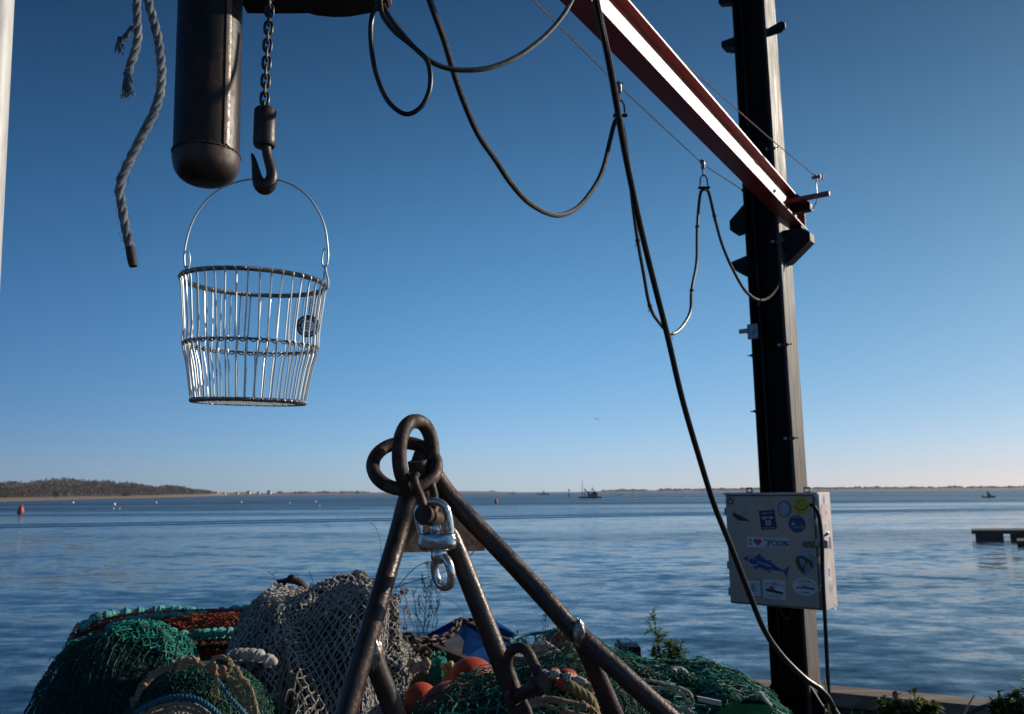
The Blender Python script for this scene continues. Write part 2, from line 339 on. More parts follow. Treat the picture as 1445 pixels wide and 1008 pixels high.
# ------------------------------------------------------------------ the setting: water, dock ground, far shores
WZ = -1.0
def water_mat():
    m = bpy.data.materials.new('harbour_water'); m.use_nodes = True; nt = m.node_tree; n = nt.nodes; l = nt.links
    b = n['Principled BSDF']; b.inputs['Base Color'].default_value = (.002, .010, .024, 1); b.inputs['Roughness'].default_value = .07; b.inputs['IOR'].default_value = 1.26
    tc = n.new('ShaderNodeTexCoord')
    def noi(scale, det, st, rot=0.0, rough=.5):
        mp = n.new('ShaderNodeMapping'); mp.inputs['Scale'].default_value = st; mp.inputs['Rotation'].default_value = (0, 0, rot); l.new(tc.outputs['Object'], mp.inputs[0])
        t = n.new('ShaderNodeTexNoise'); t.inputs['Scale'].default_value = scale; t.inputs['Detail'].default_value = det; t.inputs['Roughness'].default_value = rough; l.new(mp.outputs[0], t.inputs['Vector']); return t.outputs['Fac']
    def mth(op, a, b_=None, c=None):
        q = n.new('ShaderNodeMath'); q.operation = op
        for i, x in enumerate((a, b_, c)):
            if x is None: continue
            if isinstance(x, (int, float)): q.inputs[i].default_value = x
            else: l.new(x, q.inputs[i])
        return q.outputs[0]
    patch = noi(.038, 3, (.14, 1, 1), .1, .5); patch2 = noi(.008, 2, (.3, 1, 1), .0, .5)
    pm = n.new('ShaderNodeMapRange'); pm.inputs[1].default_value = .44; pm.inputs[2].default_value = .57; pm.inputs[3].default_value = .60; pm.inputs[4].default_value = 1.35; l.new(mth('ADD', mth('MULTIPLY', patch, .7), mth('MULTIPLY', patch2, .3)), pm.inputs[0])
    def fld(terms):
        h = None
        for f_, a_ in terms:
            q = mth('MULTIPLY', mth('SUBTRACT', f_, .5), a_); h = q if h is None else mth('ADD', h, q)
        return h
    sy = fld([(noi(1.6, 2.5, (.55, 1, 1), .28), .40), (noi(4.6, 2, (.6, 1, 1), .10), .22), (noi(.36, 1.5, (.5, 1, 1), .35), .20), (noi(14, 1.5, (.8, 1, 1), -.1), .12), (noi(34, 1, (.9, 1, 1), .2), .05)])
    sx = fld([(noi(1.2, 2, (.6, 1, 1), .5), .20), (noi(4.0, 1, (.8, 1, 1), -.3), .14)])
    # the open bay beyond the wake is windier than the sheltered basin
    sy0 = n.new('ShaderNodeSeparateXYZ'); l.new(tc.outputs['Object'], sy0.inputs[0])
    ob = n.new('ShaderNodeMapRange'); ob.interpolation_type = 'SMOOTHSTEP'; ob.inputs[1].default_value = 66; ob.inputs[2].default_value = 190; l.new(mth('ADD', mth('MULTIPLY', sy0.outputs[0], WK[0]), mth('MULTIPLY', sy0.outputs[1], WK[1])), ob.inputs[0])
    sy = mth('MULTIPLY', sy, mth('ADD', 1.0, mth('MULTIPLY', ob.outputs[0], .8)))
    sy = mth('MULTIPLY', sy, pm.outputs[0]); sx = mth('MULTIPLY', sx, pm.outputs[0])
    # a boat's wake crossing the bay: low parallel swells
    sp = n.new('ShaderNodeSeparateXYZ'); l.new(tc.outputs['Object'], sp.inputs[0])
    w = mth('ADD', mth('MULTIPLY', sp.outputs[0], WK[0]), mth('MULTIPLY', sp.outputs[1], WK[1])); w = mth('SUBTRACT', w, WK[2])
    w = mth('ADD', w, mth('MULTIPLY', noi(.03, 1, (1, 1, 1)), 3.0))
    g = mth('EXPONENT', mth('MULTIPLY', mth('POWER', mth('ABSOLUTE', mth('DIVIDE', w, 7.0)), 2.0), -1.0))
    wk = mth('MULTIPLY', mth('POWER', mth('MULTIPLY_ADD', mth('COSINE', mth('MULTIPLY', w, .95)), -.5, .5), .6), mth('MULTIPLY', g, .20))
    sy = mth('ADD', mth('MULTIPLY', sy, mth('MULTIPLY_ADD', g, -.75, 1.0)), wk)
    cb = n.new('ShaderNodeCombineXYZ'); l.new(mth('MULTIPLY', sx, -1.0), cb.inputs[0]); l.new(mth('MULTIPLY', sy, -1.0), cb.inputs[1]); cb.inputs[2].default_value = 1
    nz = n.new('ShaderNodeVectorMath'); nz.operation = 'NORMALIZE'; l.new(cb.outputs[0], nz.inputs[0]); l.new(nz.outputs[0], b.inputs['Normal'])
    rg = n.new('ShaderNodeMapRange'); rg.inputs[1].default_value = .55; rg.inputs[2].default_value = 1.45; rg.inputs[3].default_value = .09; rg.inputs[4].default_value = .22; l.new(pm.outputs[0], rg.inputs[0]); l.new(mth('ADD', rg.outputs[0], mth('MULTIPLY', ob.outputs[0], .16)), b.inputs['Roughness'])
    return m
wa, wb = PZ(0, 742, WZ), PZ(1445, 717, WZ)
dv = nrm(wb-wa); WK = (-dv[1], dv[0], float(-dv[1]*wa[0]+dv[0]*wa[1]))
wm = MB()
xs = np.concatenate([-np.geomspace(9000, 5, 24), np.linspace(-4, 4, 5), np.geomspace(5, 9000, 24)]); ys = np.concatenate([np.linspace(-60, 20, 9), np.geomspace(30, 9000, 30)])
gx, gy = np.meshgrid(xs, ys, indexing='ij'); wm.grid(np.stack([gx, gy, gx*0+WZ], -1), flip=True)
o = mk('water', wm, water_mat(), (0, 0, 0)); tag(o, kind='structure', label='calm rippled blue harbour water with a boat wake')

# dock ground: polygon ending at the bulkhead
BA, BB = PZ(895, 943, .12)*np.array([1, 1, 0]), PZ(1410, 987, .12)*np.array([1, 1, 0]); bd = nrm(BB-BA); bn = np.array([bd[1], -bd[0], 0])
if bn[1] > 0: bn = -bn
BL, BRt = BA-bd*3.2, BA+bd*12
gm = MB()
gp = [(-3.0, -6, 0), (-60, -9, 0), (-160, -60, 0), (-160, -400, 0), (160, -400, 0), (160, -60, 0), (16, -6, 0), tuple(BRt), tuple(BL), (-3.0, BL[1]-.3, 0)]  # extended behind the camera, out of view, to darken reflections from below
gm.prism([np.array(q) for q in gp], (0, 0, -2.5))
tag(mk('dock_ground', gm, dirt, (0, 0, 0)), kind='structure', label='dark gravel ground of the dock')
# timber cap and sheet-pile wall
t = thing('bulkhead', 'weathered grey brown timber bulkhead cap along the water edge', 'bulkhead', tuple(BA))
L0 = 0; seglen = 3.1
for k in range(5):
    a = BL+bd*(k*seglen); b2 = BL+bd*((k+1)*seglen-.012)
    c = (a+b2)/2 + bn*.13 + np.array([0, 0, .070])
    mbx = MB(); mbx.box(c, (np.linalg.norm(b2-a), .26, .10), bd, -bn, (0, 0, 1), bev=.012)
    part('timber', mbx, wood, t)
    if k < 4:
        for dx in (.18, .32):
            q = MB(); q.lathe([(.0, .004), (.018, .004), (.022, 0)], b2-bd*dx+bn*.13+np.array([0, 0, .120]), 8); part('bolt', q, rust_heavy, t)
q = MB(); mid = (BL+BRt)/2; q.box(mid-bn*.03+np.array([0, 0, -1.19]), (np.linalg.norm(BRt-BL), .05, 2.4), bd, -bn, (0, 0, 1)); part('sheet_piling', q, rust_heavy, t)

def dist(px, py): return PZ(px, py, WZ)
# left marshy point
lp = []
mb = MB()
near = [(-160, 712), (-60, 710), (0, 708.3), (60, 706.6), (120, 705.0), (180, 703.9), (240, 702.3), (290, 700.6), (330, 698.9), (352, 698.3)]
rows = []
for i, (px, py) in enumerate(near):
    p0 = dist(px, py); D = p0[1]; s = D/FPX
    back = p0*np.array([1, 1, 1])+nrm(np.array([p0[0], p0[1], 0]))*(150+D*.25)
    row = []
    for k in range(7):
        f_ = k/6; q = p0*(1-f_)+back*f_
        hz = WZ+(.12+1.75*f_)*max(1, D/420)+.3*mn.noise(Vector((q[0]*.03, q[1]*.03, 3))) if k else WZ-.1
        row.append((q[0], q[1], hz))
    rows.append(row)
mb.grid(np.array(rows), flip=True)
marsh = M('dry_marsh_grass', (.30, .185, .105), (.20, .135, .085), .12, .4, .6, .9, bump=.4, bscale=.5, c3=(.24, .19, .12), s3=.03)
o = mk('marsh_point', mb, marsh, (0, 0, 0)); tag(o, 'low tan marsh point on the far left', kind='structure')
ROWS = np.array(rows)

# bare wood on the point: crowns of twig clumps on trunks
def twig_wood(mb, cx, cy, z0, h, w, n=150, mi=0, s=.5, tr=True):
    if tr:
        for k in range(3):
            a = np.array([cx+rnd.uniform(-.2, .2)*w, cy+rnd.uniform(-1, 1), z0]); mb.tube([a, a+np.array([rnd.uniform(-.4, .4), 0, h*.6])], [.18, .07], 4, 1)
    for k in range(n):
        u = rnd.random(); r = w*.5*math.sqrt(rnd.random())*(math.sin(math.pi*min(1, .15+u*.85))**.6); a = rnd.uniform(0, 6.28)
        c = np.array([cx+r*math.cos(a), cy+r*math.sin(a), z0+h*(.12+.88*u)])
        d = np.array([rnd.gauss(0, .5), rnd.gauss(0, .5), rnd.uniform(.2, 1)]); d = nrm(d)*s*rnd.uniform(.6, 1.7); e = nrm(np.cross(d, [rnd.random(), rnd.random(), .1]))*s*.28
        mb.add([c-d-e*.4, c-d+e*.4, c+d+e, c+d-e], [(0, 1, 2, 3)], mi)
bare = M('bare_twigs', (.085, .062, .055), (.14, .10, .082), .25, .4, .6, .9)
darkgreen = M('evergreen_needles', (.018, .035, .02), (.03, .05, .025), .6, .4, .6, .9)
prof = [(-100, 680), (0, 681), (20, 680), (35, 682), (50, 679), (70, 677), (92, 675), (110, 677), (125, 679), (150, 679), (170, 682), (185, 681), (205, 686), (220, 688), (235, 685), (255, 687), (270, 691), (285, 692), (293, 694)]
mb = MB()
def top_at(px): return float(np.interp(px, [a for a, b in prof], [b for a, b in prof]))
px = -100
while px < 294:
    i = float(np.interp(px, [a for a, b in near], range(len(near)))); i0 = min(int(i), 8); ft = i-i0
    row = ROWS[i0]*(1-ft)+ROWS[i0+1]*ft
    for k in (4, 5, 6):
        q = row[k]; D = q[1]
        x = (px+rnd.uniform(-2, 2)-PW/2)/FPX*D*1.0
        pt = P(px, 695, D)
        hpx = (horizon(px)-top_at(px))*rnd.uniform(.80, 1.06)
        H = hpx/FPX*D*.99+1.6-q[2]
        twig_wood(mb, pt[0], q[1], q[2], max(H, 1.2), rnd.uniform(4, 7)*D/330, 90 if px > -10 else 20, s=.42*D/330)
    px += 3.2
tag(mk('bare_wood', mb, [bare, dry], (0, 0, 0)), 'bare brown leafless wood covering the marsh point on the left', 'wood', kind='stuff')
for px, w, h, lab in ((8, 26, 14, 'dark evergreen clump at the left end of the bare wood'), (79, 9, 9, 'small dark green evergreen in front of the tallest part of the bare wood'), (178, 14, 5, 'low dark bush on the marsh before the bare wood'), (270, 12, 5, 'flat dark bush near the right end of the bare wood')):
    i = float(np.interp(px, [a for a, b in near], range(len(near)))); i0 = min(int(i), 8); ft = i-i0
    q = (ROWS[i0]*(1-ft)+ROWS[i0+1]*ft)[3]; D = q[1]; pt = P(px, 700, D); s = D/FPX
    t = thing('evergreen_tree', lab, 'tree', (pt[0], D, q[2]))
    a = MB(); a.tube([(pt[0], D, q[2]-.2), (pt[0], D, q[2]+h*s*.6)], [.2, .05], 5); part('trunk', a, dry, t)
    a = MB(); twig_wood(a, pt[0], D, q[2], h*s, w*s, 420, tr=False, s=.45); part('crown', a, darkgreen, t, sm=0)

# far shores
def shore(px0, px1, y_off, D, hfun, n=60):
    pts = []
    for i in range(n+1):
        px = px0+(px1-px0)*i/n; p0 = P(px, horizon(px), D)
        H = hfun(px)/FPX*D
        pts.append([(p0[0], D-15, WZ-.2), (p0[0], D, WZ+.6*H+.1), (p0[0], D+60, WZ+H), (p0[0], D+160, WZ+H), (p0[0], D+170, WZ-.2)])
    return np.array(pts)
farsand = M('far_sand_and_reeds', (.24, .19, .15), (.15, .13, .11), .05, .4, .6, .9)
fartree = M('distant_tree_line', (.075, .072, .075), (.12, .105, .095), .02, .4, .6, .95)
mb = MB(); mb.grid(shore(296, 560, 0, 1500, lambda x: 2.6), flip=True); mb.grid(shore(630, 730, 0, 1900, lambda x: 2.6*(1-(x-630)/110)+1.2), flip=True)
mb.grid(shore(838, 1700, 0, 1700, lambda x: 2.0+1.2*min(1, (x-838)/250)), flip=True)
tag(mk('far_shore', mb, farsand, (0, 0, 0)), 'low sandy shore along the horizon', kind='structure')
mb = MB()
def far_line(x0, x1, D, hf, dens=1.0):
    px = x0
    while px < x1:
        h = hf(px)*rnd.uniform(.7, 1.15); 
        if h > .4:
            p0 = P(px, horizon(px), D+rnd.uniform(20, 120)); s = D/FPX; w = rnd.uniform(3, 8)*s
            z0 = WZ+1.2
            mb.sphere((p0[0], p0[1], z0+h*s*.45), 1, 7, 5, sc=(w*.5, w*.4, h*s*.55), fn=lambda d: 1+.5*mn.noise(Vector(d)*.35+Vector((px*.37, 0, 0))))
        px += rnd.uniform(1.0, 2.6)/dens
def hl(px):
    return 3.2+2.4*mn.noise(Vector((px*.05, 7, 0)))
far_line(395, 520, 1500, lambda x: 3.6+1.5*mn.noise(Vector((x*.08, 2, 0))))
far_line(320, 395, 1500, lambda x: 1.8+2.0*mn.noise(Vector((x*.1, 2, 0))))
far_line(640, 700, 1900, lambda x: 2.2+1.5*mn.noise(Vector((x*.1, 5, 0))))
far_line(850, 1660, 1700, lambda x: (3.0+1.8*min(1, max(0, (x-850)/220))+2.2*mn.noise(Vector((x*.045, 9, 0)))), 1.2)
tag(smooth(mk('far_tree_line', mb, fartree, (0, 0, 0))), 'thin dark tree line along the horizon', 'wood', kind='stuff')
white_wall = M('white_house_wall', (.75, .74, .72)); roof_m = M('grey_roof', (.22, .20, .20)); glass_d = M('dark_window_glass', (.03, .035, .04), rough=.15)
def house(px, w, h, D, lab, grp):
    p0 = P(px, horizon(px), D); s = D/FPX; x, z = p0[0], WZ+2.6; w *= s; h *= s
    t = thing('house', lab, 'house', (x, D-6, z-1.2), grp)
    a = MB(); a.box((x, D-6, z+h*.3-.6), (w, w*.7, h*.62+1.2)); part('wall', a, white_wall, t, sm=0)
    a = MB(); y0 = D-6-w*.4; a.prism([(x-w*.55, y0, z+h*.6), (x+w*.55, y0, z+h*.6), (x, y0, z+h)], (0, w*.8, 0)); part('roof', a, roof_m, t, sm=0)
    for dx in (-.25, .25):
        a = MB(); a.box((x+dx*w, D-6-w*.355, z+h*.3), (w*.14, .12, h*.24)); part('window', a, glass_d, t, sm=0)
for i, (px, w, h) in enumerate(((307, 5, 3.5), (318, 4, 3), (336, 4, 3), (352, 5, 4.5), (366, 4, 3.2), (381, 5.5, 5))):
    house(px, w, h, 1480, 'tiny white house on the sandbar right of the marsh point' if i < 5 else 'largest of the tiny white houses, at the right end of their row', 'white houses on the sandbar' if i < 5 else None)
for px, w, h in ((880, 4, 3.5), (893, 5, 3.5), (905, 3.5, 3), (932, 5, 4), (955, 4, 3.2), (990, 5, 3.2)):
    house(px, w, h, 1690, 'tiny pale house among trees on the far shore behind the crane barge', 'pale houses on the far shore')

# ------------------------------------------------------------------ things on the water
red_b = M('red_buoy_paint', (.42, .03, .03), (.30, .03, .03), 3, .4, .6, .5); hull_dark = M('dark_hull', (.03, .03, .035)); hull_white = M('white_hull', (.72, .73, .74), rough=.4)
orange_m = M('rusty_orange_machinery', (.30, .07, .03)); person_c = M('dark_clothing', (.03, .035, .05), rough=.9)
def nun(px, py, hpx, lab):
    p = dist(px, py); s = p[1]/FPX; h = hpx*s
    t = thing('channel_buoy', lab, 'buoy', p)
    a = MB(); a.lathe([(0, -.3), (h*.33, -.3), (h*.34, h*.1), (h*.31, h*.5), (h*.17, h*.82), (h*.10, h*.92), (0, h*.92)], p, 18); part('float_body', a, red_b, t)
    a = MB(); a.tube([cc+np.array([0, 0, h*.92]) + p*0 for cc in [p+np.array([math.cos(k*math.pi/6)*h*.05, 0, math.sin(k*math.pi/6)*h*.05+h*.02]) for k in range(12)]], h*.012, 5, closed=True); part('lifting_ring', a, hull_dark, t)
    a = MB(); a.lathe([(h*.345, h*.1), (h*.345, h*.16), (h*.335, h*.16), (h*.33, h*.1)], p, 18); part('waterline_band', a, hull_dark, t)
nun(29, 725, 12.5, 'red cone topped channel buoy floating on the far left'); nun(700, 710, 6.5, 'small red buoy floating right of the tripod rings')
ballm = M('white_mooring_ball', (.8, .8, .78), rough=.4)
first = None
for px, py, d in ((161, 713, 4.2), (160, 718.5, 2.2), (168.5, 718.5, 2.2), (103, 710.5, 3), (220, 710.3, 2.6), (340, 709.5, 2.8), (408, 710.5, 2.2), (445, 709.3, 3.0), (450.5, 715, 2.2), (883, 701.2, 2), (897, 701, 2.4), (967, 702, 2.6)):
    p = dist(px, py); s = p[1]/FPX
    if first is None:
        first = thing('mooring_buoy', 'largest white mooring ball, off the middle of the marsh point', 'buoy', p); first0 = (p, d*s); r = d*s/2
        a = MB(); a.sphere(p+np.array([0, 0, r*.55]), r, 12, 8); part('ball', a, ballm, first)
        a = MB(); a.tube([p+np.array([0, 0, r*1.5]), p+np.array([0, 0, r*2.0])], r*.12, 6); part('ring_post', a, hull_dark, first)
    else:
        c = copy_tree(first); c.location = tuple(p); k = d*s/first0[1]; c.scale = (k, k, k)
        c['label'] = 'small white mooring ball near the left marsh point' if px < 300 else ('small white mooring ball left of the tripod rings' if px < 600 else 'small white mooring ball right of the crane barge')
        c['group'] = 'mooring balls by the marsh' if px < 300 else ('mooring balls left of the rings' if px < 600 else 'mooring balls by the barge')
# crane barge
p = dist(833, 703.2); s = p[1]/FPX; t = thing('crane_barge', 'dark work barge with tall mast and crane arms on the horizon', 'barge', p)
def bx_(cx, cz, w, h, d=3, y=0): return (p[0]+cx*s, p[1]+y, p[2]+cz*s), (w*s, d, h*s)
a = MB(); a.prism([p+np.array([x*s, -2.5, z*s]) for x, z in ((-16, .2), (-14.5, -.6), (13, -.6), (15, 1.4), (15, 2.2), (-16, 2.0))], (0, 5, 0)); part('hull', a, hull_dark, t, sm=0)
a = MB(); a.tube([p+np.array([-10.8*s, 0, 2*s]), p+np.array([-10.8*s, 0, 24*s])], [.16, .09], 6); part('mast', a, hull_dark, t)
for pts in (((-8, 2), (-6.5, 13)), ((-8, 13.5), (-2, 6)), ((3, 14), (9, 4)), ((3, 14), (2.3, 11)), ((0, 2), (4.5, 9))):
    a = MB(); a.tube([p+np.array([x*s, rnd.uniform(-1, 1), z*s]) for x, z in pts], .17, 5); part('crane_arm', a, hull_dark, t)
a = MB(); a.box(*bx_(6, 5, 7, 6)); a.box(*bx_(6, 8.4, 3.5, 1)); part('cabin', a, hull_dark, t, sm=0)
a = MB(); a.box(*bx_(-1, 4.2, 5, 4)); a.box(*bx_(-2.4, 7.2, 2, 2.4)); part('winch', a, orange_m, t, sm=0)
# channel marker pole
p = dist(803, 701.5); s = p[1]/FPX; t = thing('channel_marker', 'dark pole beacon standing in water left of the crane barge', 'marker', p)
a = MB(); a.tube([p, p+np.array([0, 0, 11*s])], .12, 6); part('pole', a, hull_dark, t)
a = MB(); a.box(p+np.array([0, 0, 9.3*s]), (2.2*s, .1, 2.2*s)); part('board', a, hull_dark, t, sm=0)
a = MB(); a.lathe([(0.1, 0), (.35, .1), (.3, 1.3), (0, 1.5)], p, 8); part('pile_cap', a, hull_dark, t)
def boat(px, py, L, lab, hullm, cabm, flip=1, high=1.0, crew=False):
    p = dist(px, py); s = p[1]/FPX; t = thing('motor_boat', lab, 'boat', p); Lm = L*s
    secs = []
    for i in range(9):
        f_ = i/8; x = (-.5+f_)*Lm*flip; w = Lm*.17*(1-max(0, f_-.45)**2*3.2); zt = Lm*(.10+.07*f_**2)*high
        secs.append([(p[0]+x, p[1]-w, p[2]+zt), (p[0]+x*.97, p[1]-w*.75, p[2]-.1), (p[0]+x*.97, p[1]+w*.75, p[2]-.1), (p[0]+x, p[1]+w, p[2]+zt), (p[0]+x, p[1]+w*.9, p[2]+zt*.8), (p[0]+x, p[1]-w*.9, p[2]+zt*.8)])
    a = MB(); A = np.array(secs); A = np.concatenate([A, A[:, :1]], 1); a.grid(A); part('hull', a, hullm, t)
    a = MB(); a.box(p+np.array([0, 0, Lm*.19]), (Lm*.20, Lm*.14, Lm*.16)); part('console', a, cabm, t, sm=0)
    a = MB(); a.box(p+np.array([0, 0, Lm*.36]), (Lm*.26, Lm*.2, Lm*.025)); 
    for sx in (-1, 1):
        for sy in (-1, 1): a.tube([p+np.array([sx*Lm*.1, sy*Lm*.08, Lm*.12]), p+np.array([sx*Lm*.1, sy*Lm*.08, Lm*.36])], Lm*.008, 5)
    part('roof_frame', a, cabm, t, sm=0)
    a = MB(); a.box(p+np.array([-.53*Lm*flip, 0, Lm*.12]), (Lm*.07, Lm*.06, Lm*.2), bev=.03); part('outboard_motor', a, hull_dark, t)
    return p, Lm
p_, L_ = boat(1396, 702.5, 17, 'dark open motor boat running on the right before the far shore', hull_dark, hull_dark, 1)
def person(x, y, z, h, lab):
    t = thing('person', lab, 'person', (x, y, z)); B = np.array([x, y, z])
    a = MB(); a.lathe([(0, 0), (h*.09, 0), (h*.085, h*.25), (h*.10, h*.48), (h*.095, h*.55), (h*.125, h*.78), (h*.06, h*.84), (h*.045, h*.87), (h*.065, h*.92), (h*.055, h*.98), (0, h)], B, 10); 
    for sx in (-1, 1): a.tube([B+np.array([sx*h*.12, 0, h*.79]), B+np.array([sx*h*.16, -.03, h*.6]), B+np.array([sx*h*.11, -.15, h*.5])], [h*.04, h*.034, h*.026], 6)
    part('body', a, person_c, t)
person(p_[0]-.3, p_[1], p_[2]+.3, 1.7, 'person in dark clothing standing at the console of the dark motor boat')
boat(724, 697.2, 10, 'small white boat far off left of the channel marker', hull_white, hull_dark, 1); boat(767, 698.4, 15, 'low dark boat on the horizon left of the channel marker', hull_dark, hull_dark, 1, .7)
boat(876, 699.5, 5, 'tiny white boat moored right of the crane barge', hull_white, hull_white, 1, 1.2)
# gull
g = P(843, 592, 70); t = thing('gull', 'distant gull gliding in the sky above the water', 'gull', g)
a = MB(); a.tube([g+np.array([0, -.22, .0]), g+np.array([0, -.1, .01]), g+np.array([0, .08, .0]), g+np.array([0, .26, .0])], [.015, .05, .045, .015], 6)
for sx in (-1, 1): a.add([g+np.array(q) for q in ((0, -.07, .02), (sx*.26, -.12, .13), (sx*.52, -.02, .05), (sx*.25, .03, .12), (0, .07, .02), (0, 0, .0))], [(0, 1, 3, 4), (1, 2, 3), (0, 4, 5)])
part('body', a, M('grey_feathers', (.30, .31, .33)), t)
# floating dock on the right
dk = M('dark_dock_timber', (.035, .03, .03), (.06, .05, .045), 3, .4, .6, .8)
p = dist(1374, 762.5); s = p[1]/FPX; D = p[1]
for j, (x0, x1, y, lab) in enumerate(((1372, 1520, 762.5, 'black floating dock section leaving the frame on the right'), (1436, 1560, 771, 'nearer dark dock float at the right edge'))):
    p = dist(x0, y); s = p[1]/FPX; Lm = (x1-x0)*s; top = (13.0 if j == 0 else 7)*s
    t = thing('floating_dock', lab, 'dock', p)
    vy = nrm((p-CAM)*np.array([1, 1, 0])); vx = np.array([vy[1], -vy[0], 0])*.84+vy*.0; vx = nrm(np.array([1.0, 0, 0])); a = MB(); a.prism([p+UP*(top-.18), p+vx*Lm+UP*(top-.18), p+vx*Lm+vy*2.4+UP*(top-.18), p+vy*2.4+UP*(top-.18)], UP*.18); part('deck', a, dk, t)
    for k in range(int((x1-x0)/46)+1):
        a = MB(); x = (5+k*50)*s; q0 = p+vx*x+vy*.12-UP*.3; a.prism([q0, q0+vx*1.45, q0+vx*1.45+vy*2.1, q0+vy*2.1], UP*(top-.19+.3)); part('float_block', a, dk, t)

# ------------------------------------------------------------------ steel post, jib beam, brackets
PSI = math.radians(-37); fr = np.array([math.sin(PSI), -math.cos(PSI), 0]); rt = np.array([math.cos(PSI), math.sin(PSI), 0]); UP = np.array([0, 0, 1.0])
PC = np.array([1.885, 5.62, 0])
HW = .125
t = thing('steel_post', 'tall dark rusty steel H post rising from the dock edge, cable brackets on its sides', 'post', PC)
ZT = 7.2
def pbox(mbx, a, b, z0, z1, fa, fb, bev=.002, mi=0):
    "box from a..b along rt, fa..fb along fr"
    mbx.box(PC+rt*(a+b)/2+fr*(fa+fb)/2+UP*(z0+z1)/2, (b-a, fb-fa, z1-z0), rt, fr, UP, bev=bev, mi=mi)
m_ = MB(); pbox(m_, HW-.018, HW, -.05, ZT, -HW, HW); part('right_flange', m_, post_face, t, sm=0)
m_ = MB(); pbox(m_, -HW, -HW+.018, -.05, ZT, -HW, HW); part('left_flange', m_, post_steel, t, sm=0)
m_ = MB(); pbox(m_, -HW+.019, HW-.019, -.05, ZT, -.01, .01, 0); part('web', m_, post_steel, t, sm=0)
for sx in (-1, 1):
    for q in (0, 1):
        m_ = MB(); f0 = (-.09, .08)[q]; b0 = PC+rt*sx*(HW+.001)+fr*f0
        m_.prism([b0, b0+rt*sx*.20, b0+rt*sx*.20+UP*.03, b0+UP*.34], fr*.014); part('base_gusset', m_, bracket_black, t, sm=0)
m_ = MB(); pbox(m_, -.36, .36, 0.0, .022, -.30, .30, .004); part('base_plate', m_, rust_heavy, t, sm=0)
# conduits inside the channel
for a_ in (-.085, .075):
    m_ = MB(); b0 = PC+rt*a_+fr*.035; m_.tube([b0+UP*.1, b0+UP*2.2+rt*.004, b0+UP*4.4-rt*.003, b0+UP*(ZT-.1)], .013, 8); part('conduit', m_, rubber, t)
# clamp bolts seen against the sky
for sx, z in ((-1, 2.15), (-1, 2.55), (-1, 3.62), (-1, 4.9), (1, 1.95), (1, 2.6), (1, 3.35), (1, 4.05), (1, 5.6), (1, 1.15)):
    m_ = MB(); b0 = PC+rt*sx*(HW-.03)+fr*(HW-.01)+UP*z; m_.tube([b0, b0+rt*sx*.065], .005, 6); m_.tube([b0+rt*sx*.03, b0+rt*sx*.042], .011, 6); m_.tube([b0-rt*sx*.02, b0-rt*sx*.02+fr*.02], .012, 6)
    part('clamp_bolt', m_, tin if sx > 0 else bracket_black, t)
# cast brackets: (side, z, drop, reach)
def brk(sx, z, pts, th=.10, f0=-.05, lab=None):
    m_ = MB(); b0 = PC+rt*sx*(HW+.001)+fr*f0+UP*z
    m_.prism([b0+rt*sx*x+UP*y for x, y in pts], fr*th); return part('bracket', m_, bracket_black, t, lab, sm=0)
brk(-1, 3.60, [(0, .10), (.03, .10), (.14, 0), (.14, -.07), (.11, -.10), (0, -.09)], f0=-.05)
brk(-1, 3.22, [(0, .08), (.02, .09), (.15, .06), (.15, .02), (.09, -.03), (0, -.09)], f0=-.05)
brk(1, 3.29, [(0, .15), (.13, .15), (.19, .10), (.19, .04), (.03, -.09), (0, -.09)], f0=-.04)
brk(1, 3.60, [(0, .16), (.08, .14), (.17, .05), (.17, .0), (0, .0)], f0=-.13, th=.06)
brk(-1, 4.93, [(0, .09), (.10, .09), (.10, .04), (.02, .02), (0, .0)], f0=0.02)
brk(-1, 5.33, [(0, .09), (.12, .10), (.12, .04), (.0, .0)], f0=0.02, th=.06)
m_ = MB(); b0 = PC+rt*(HW+.001)+fr*.08+UP*4.98
m_.prism([b0+rt*x+UP*y for x, y in ((0, .03), (.10, .05), (.13, .03), (.13, -.01), (.10, -.035), (0, -.035))], fr*.012)
m_.tube([b0+rt*.10+fr*-.001, b0+rt*.10+fr*.014], .012, 10); part('eye_lug', m_, bracket_black, t, sm=0)
m_ = MB(); b0 = PC+rt*-(HW+.012)+fr*(HW+.004)+UP*2.72; m_.box(b0+rt*.028, (.075, .012, .11), rt, fr, UP, bev=.002); m_.box(b0+rt*-.035+UP*.01, (.07, .03, .03), rt, fr, UP, bev=.004); m_.tube([b0+rt*.03+fr*.006, b0+rt*.03+fr*.02], .014, 8)
part('switch_plate', m_, tin, t, sm=0)
m_ = MB(); b0 = PC+rt*(-.02)+fr*.045+UP*.86
m_.tube(cr([b0+UP*.3-rt*.04, b0-rt*.05, b0-UP*.12, b0+rt*.05, b0+UP*.3+rt*.03], 6), .012, 8); part('hanging_strap', m_, rubber_old, t)

# the red I beam
bdir = np.array([math.sin(math.radians(33.6)), math.cos(math.radians(33.6)), 0]); bs = np.array([bdir[1], -bdir[0], 0])
BLEN = 8.6; BH, BW = .205, .108; E1 = PZ(1119, 329, 3.545)+bs*BW/2; tf, tw = .012, .009
E0 = E1-bdir*BLEN; E0[2] = E1[2]
t = thing('jib_beam', 'red painted steel I beam crossing overhead to the post, sun glaring off its web', 'beam', E1)
def beambox(mbx, s0, s1, z0, z1, l0=0.0, l1=BLEN, bev=.002, mi=0):
    a = E1-bdir*l0; b = E1-bdir*l1
    mbx.box((a+b)/2+bs*(s0+s1)/2+UP*((z0+z1)/2), (l1-l0, s1-s0, z1-z0), bdir, bs, UP, bev=bev, mi=mi)
m_ = MB(); beambox(m_, -BW/2, BW/2, 0, tf); part('bottom_flange', m_, red_paint, t, sm=0)
m_ = MB(); beambox(m_, -BW/2, BW/2, BH-tf, BH); part('top_flange', m_, red_paint, t, sm=0)
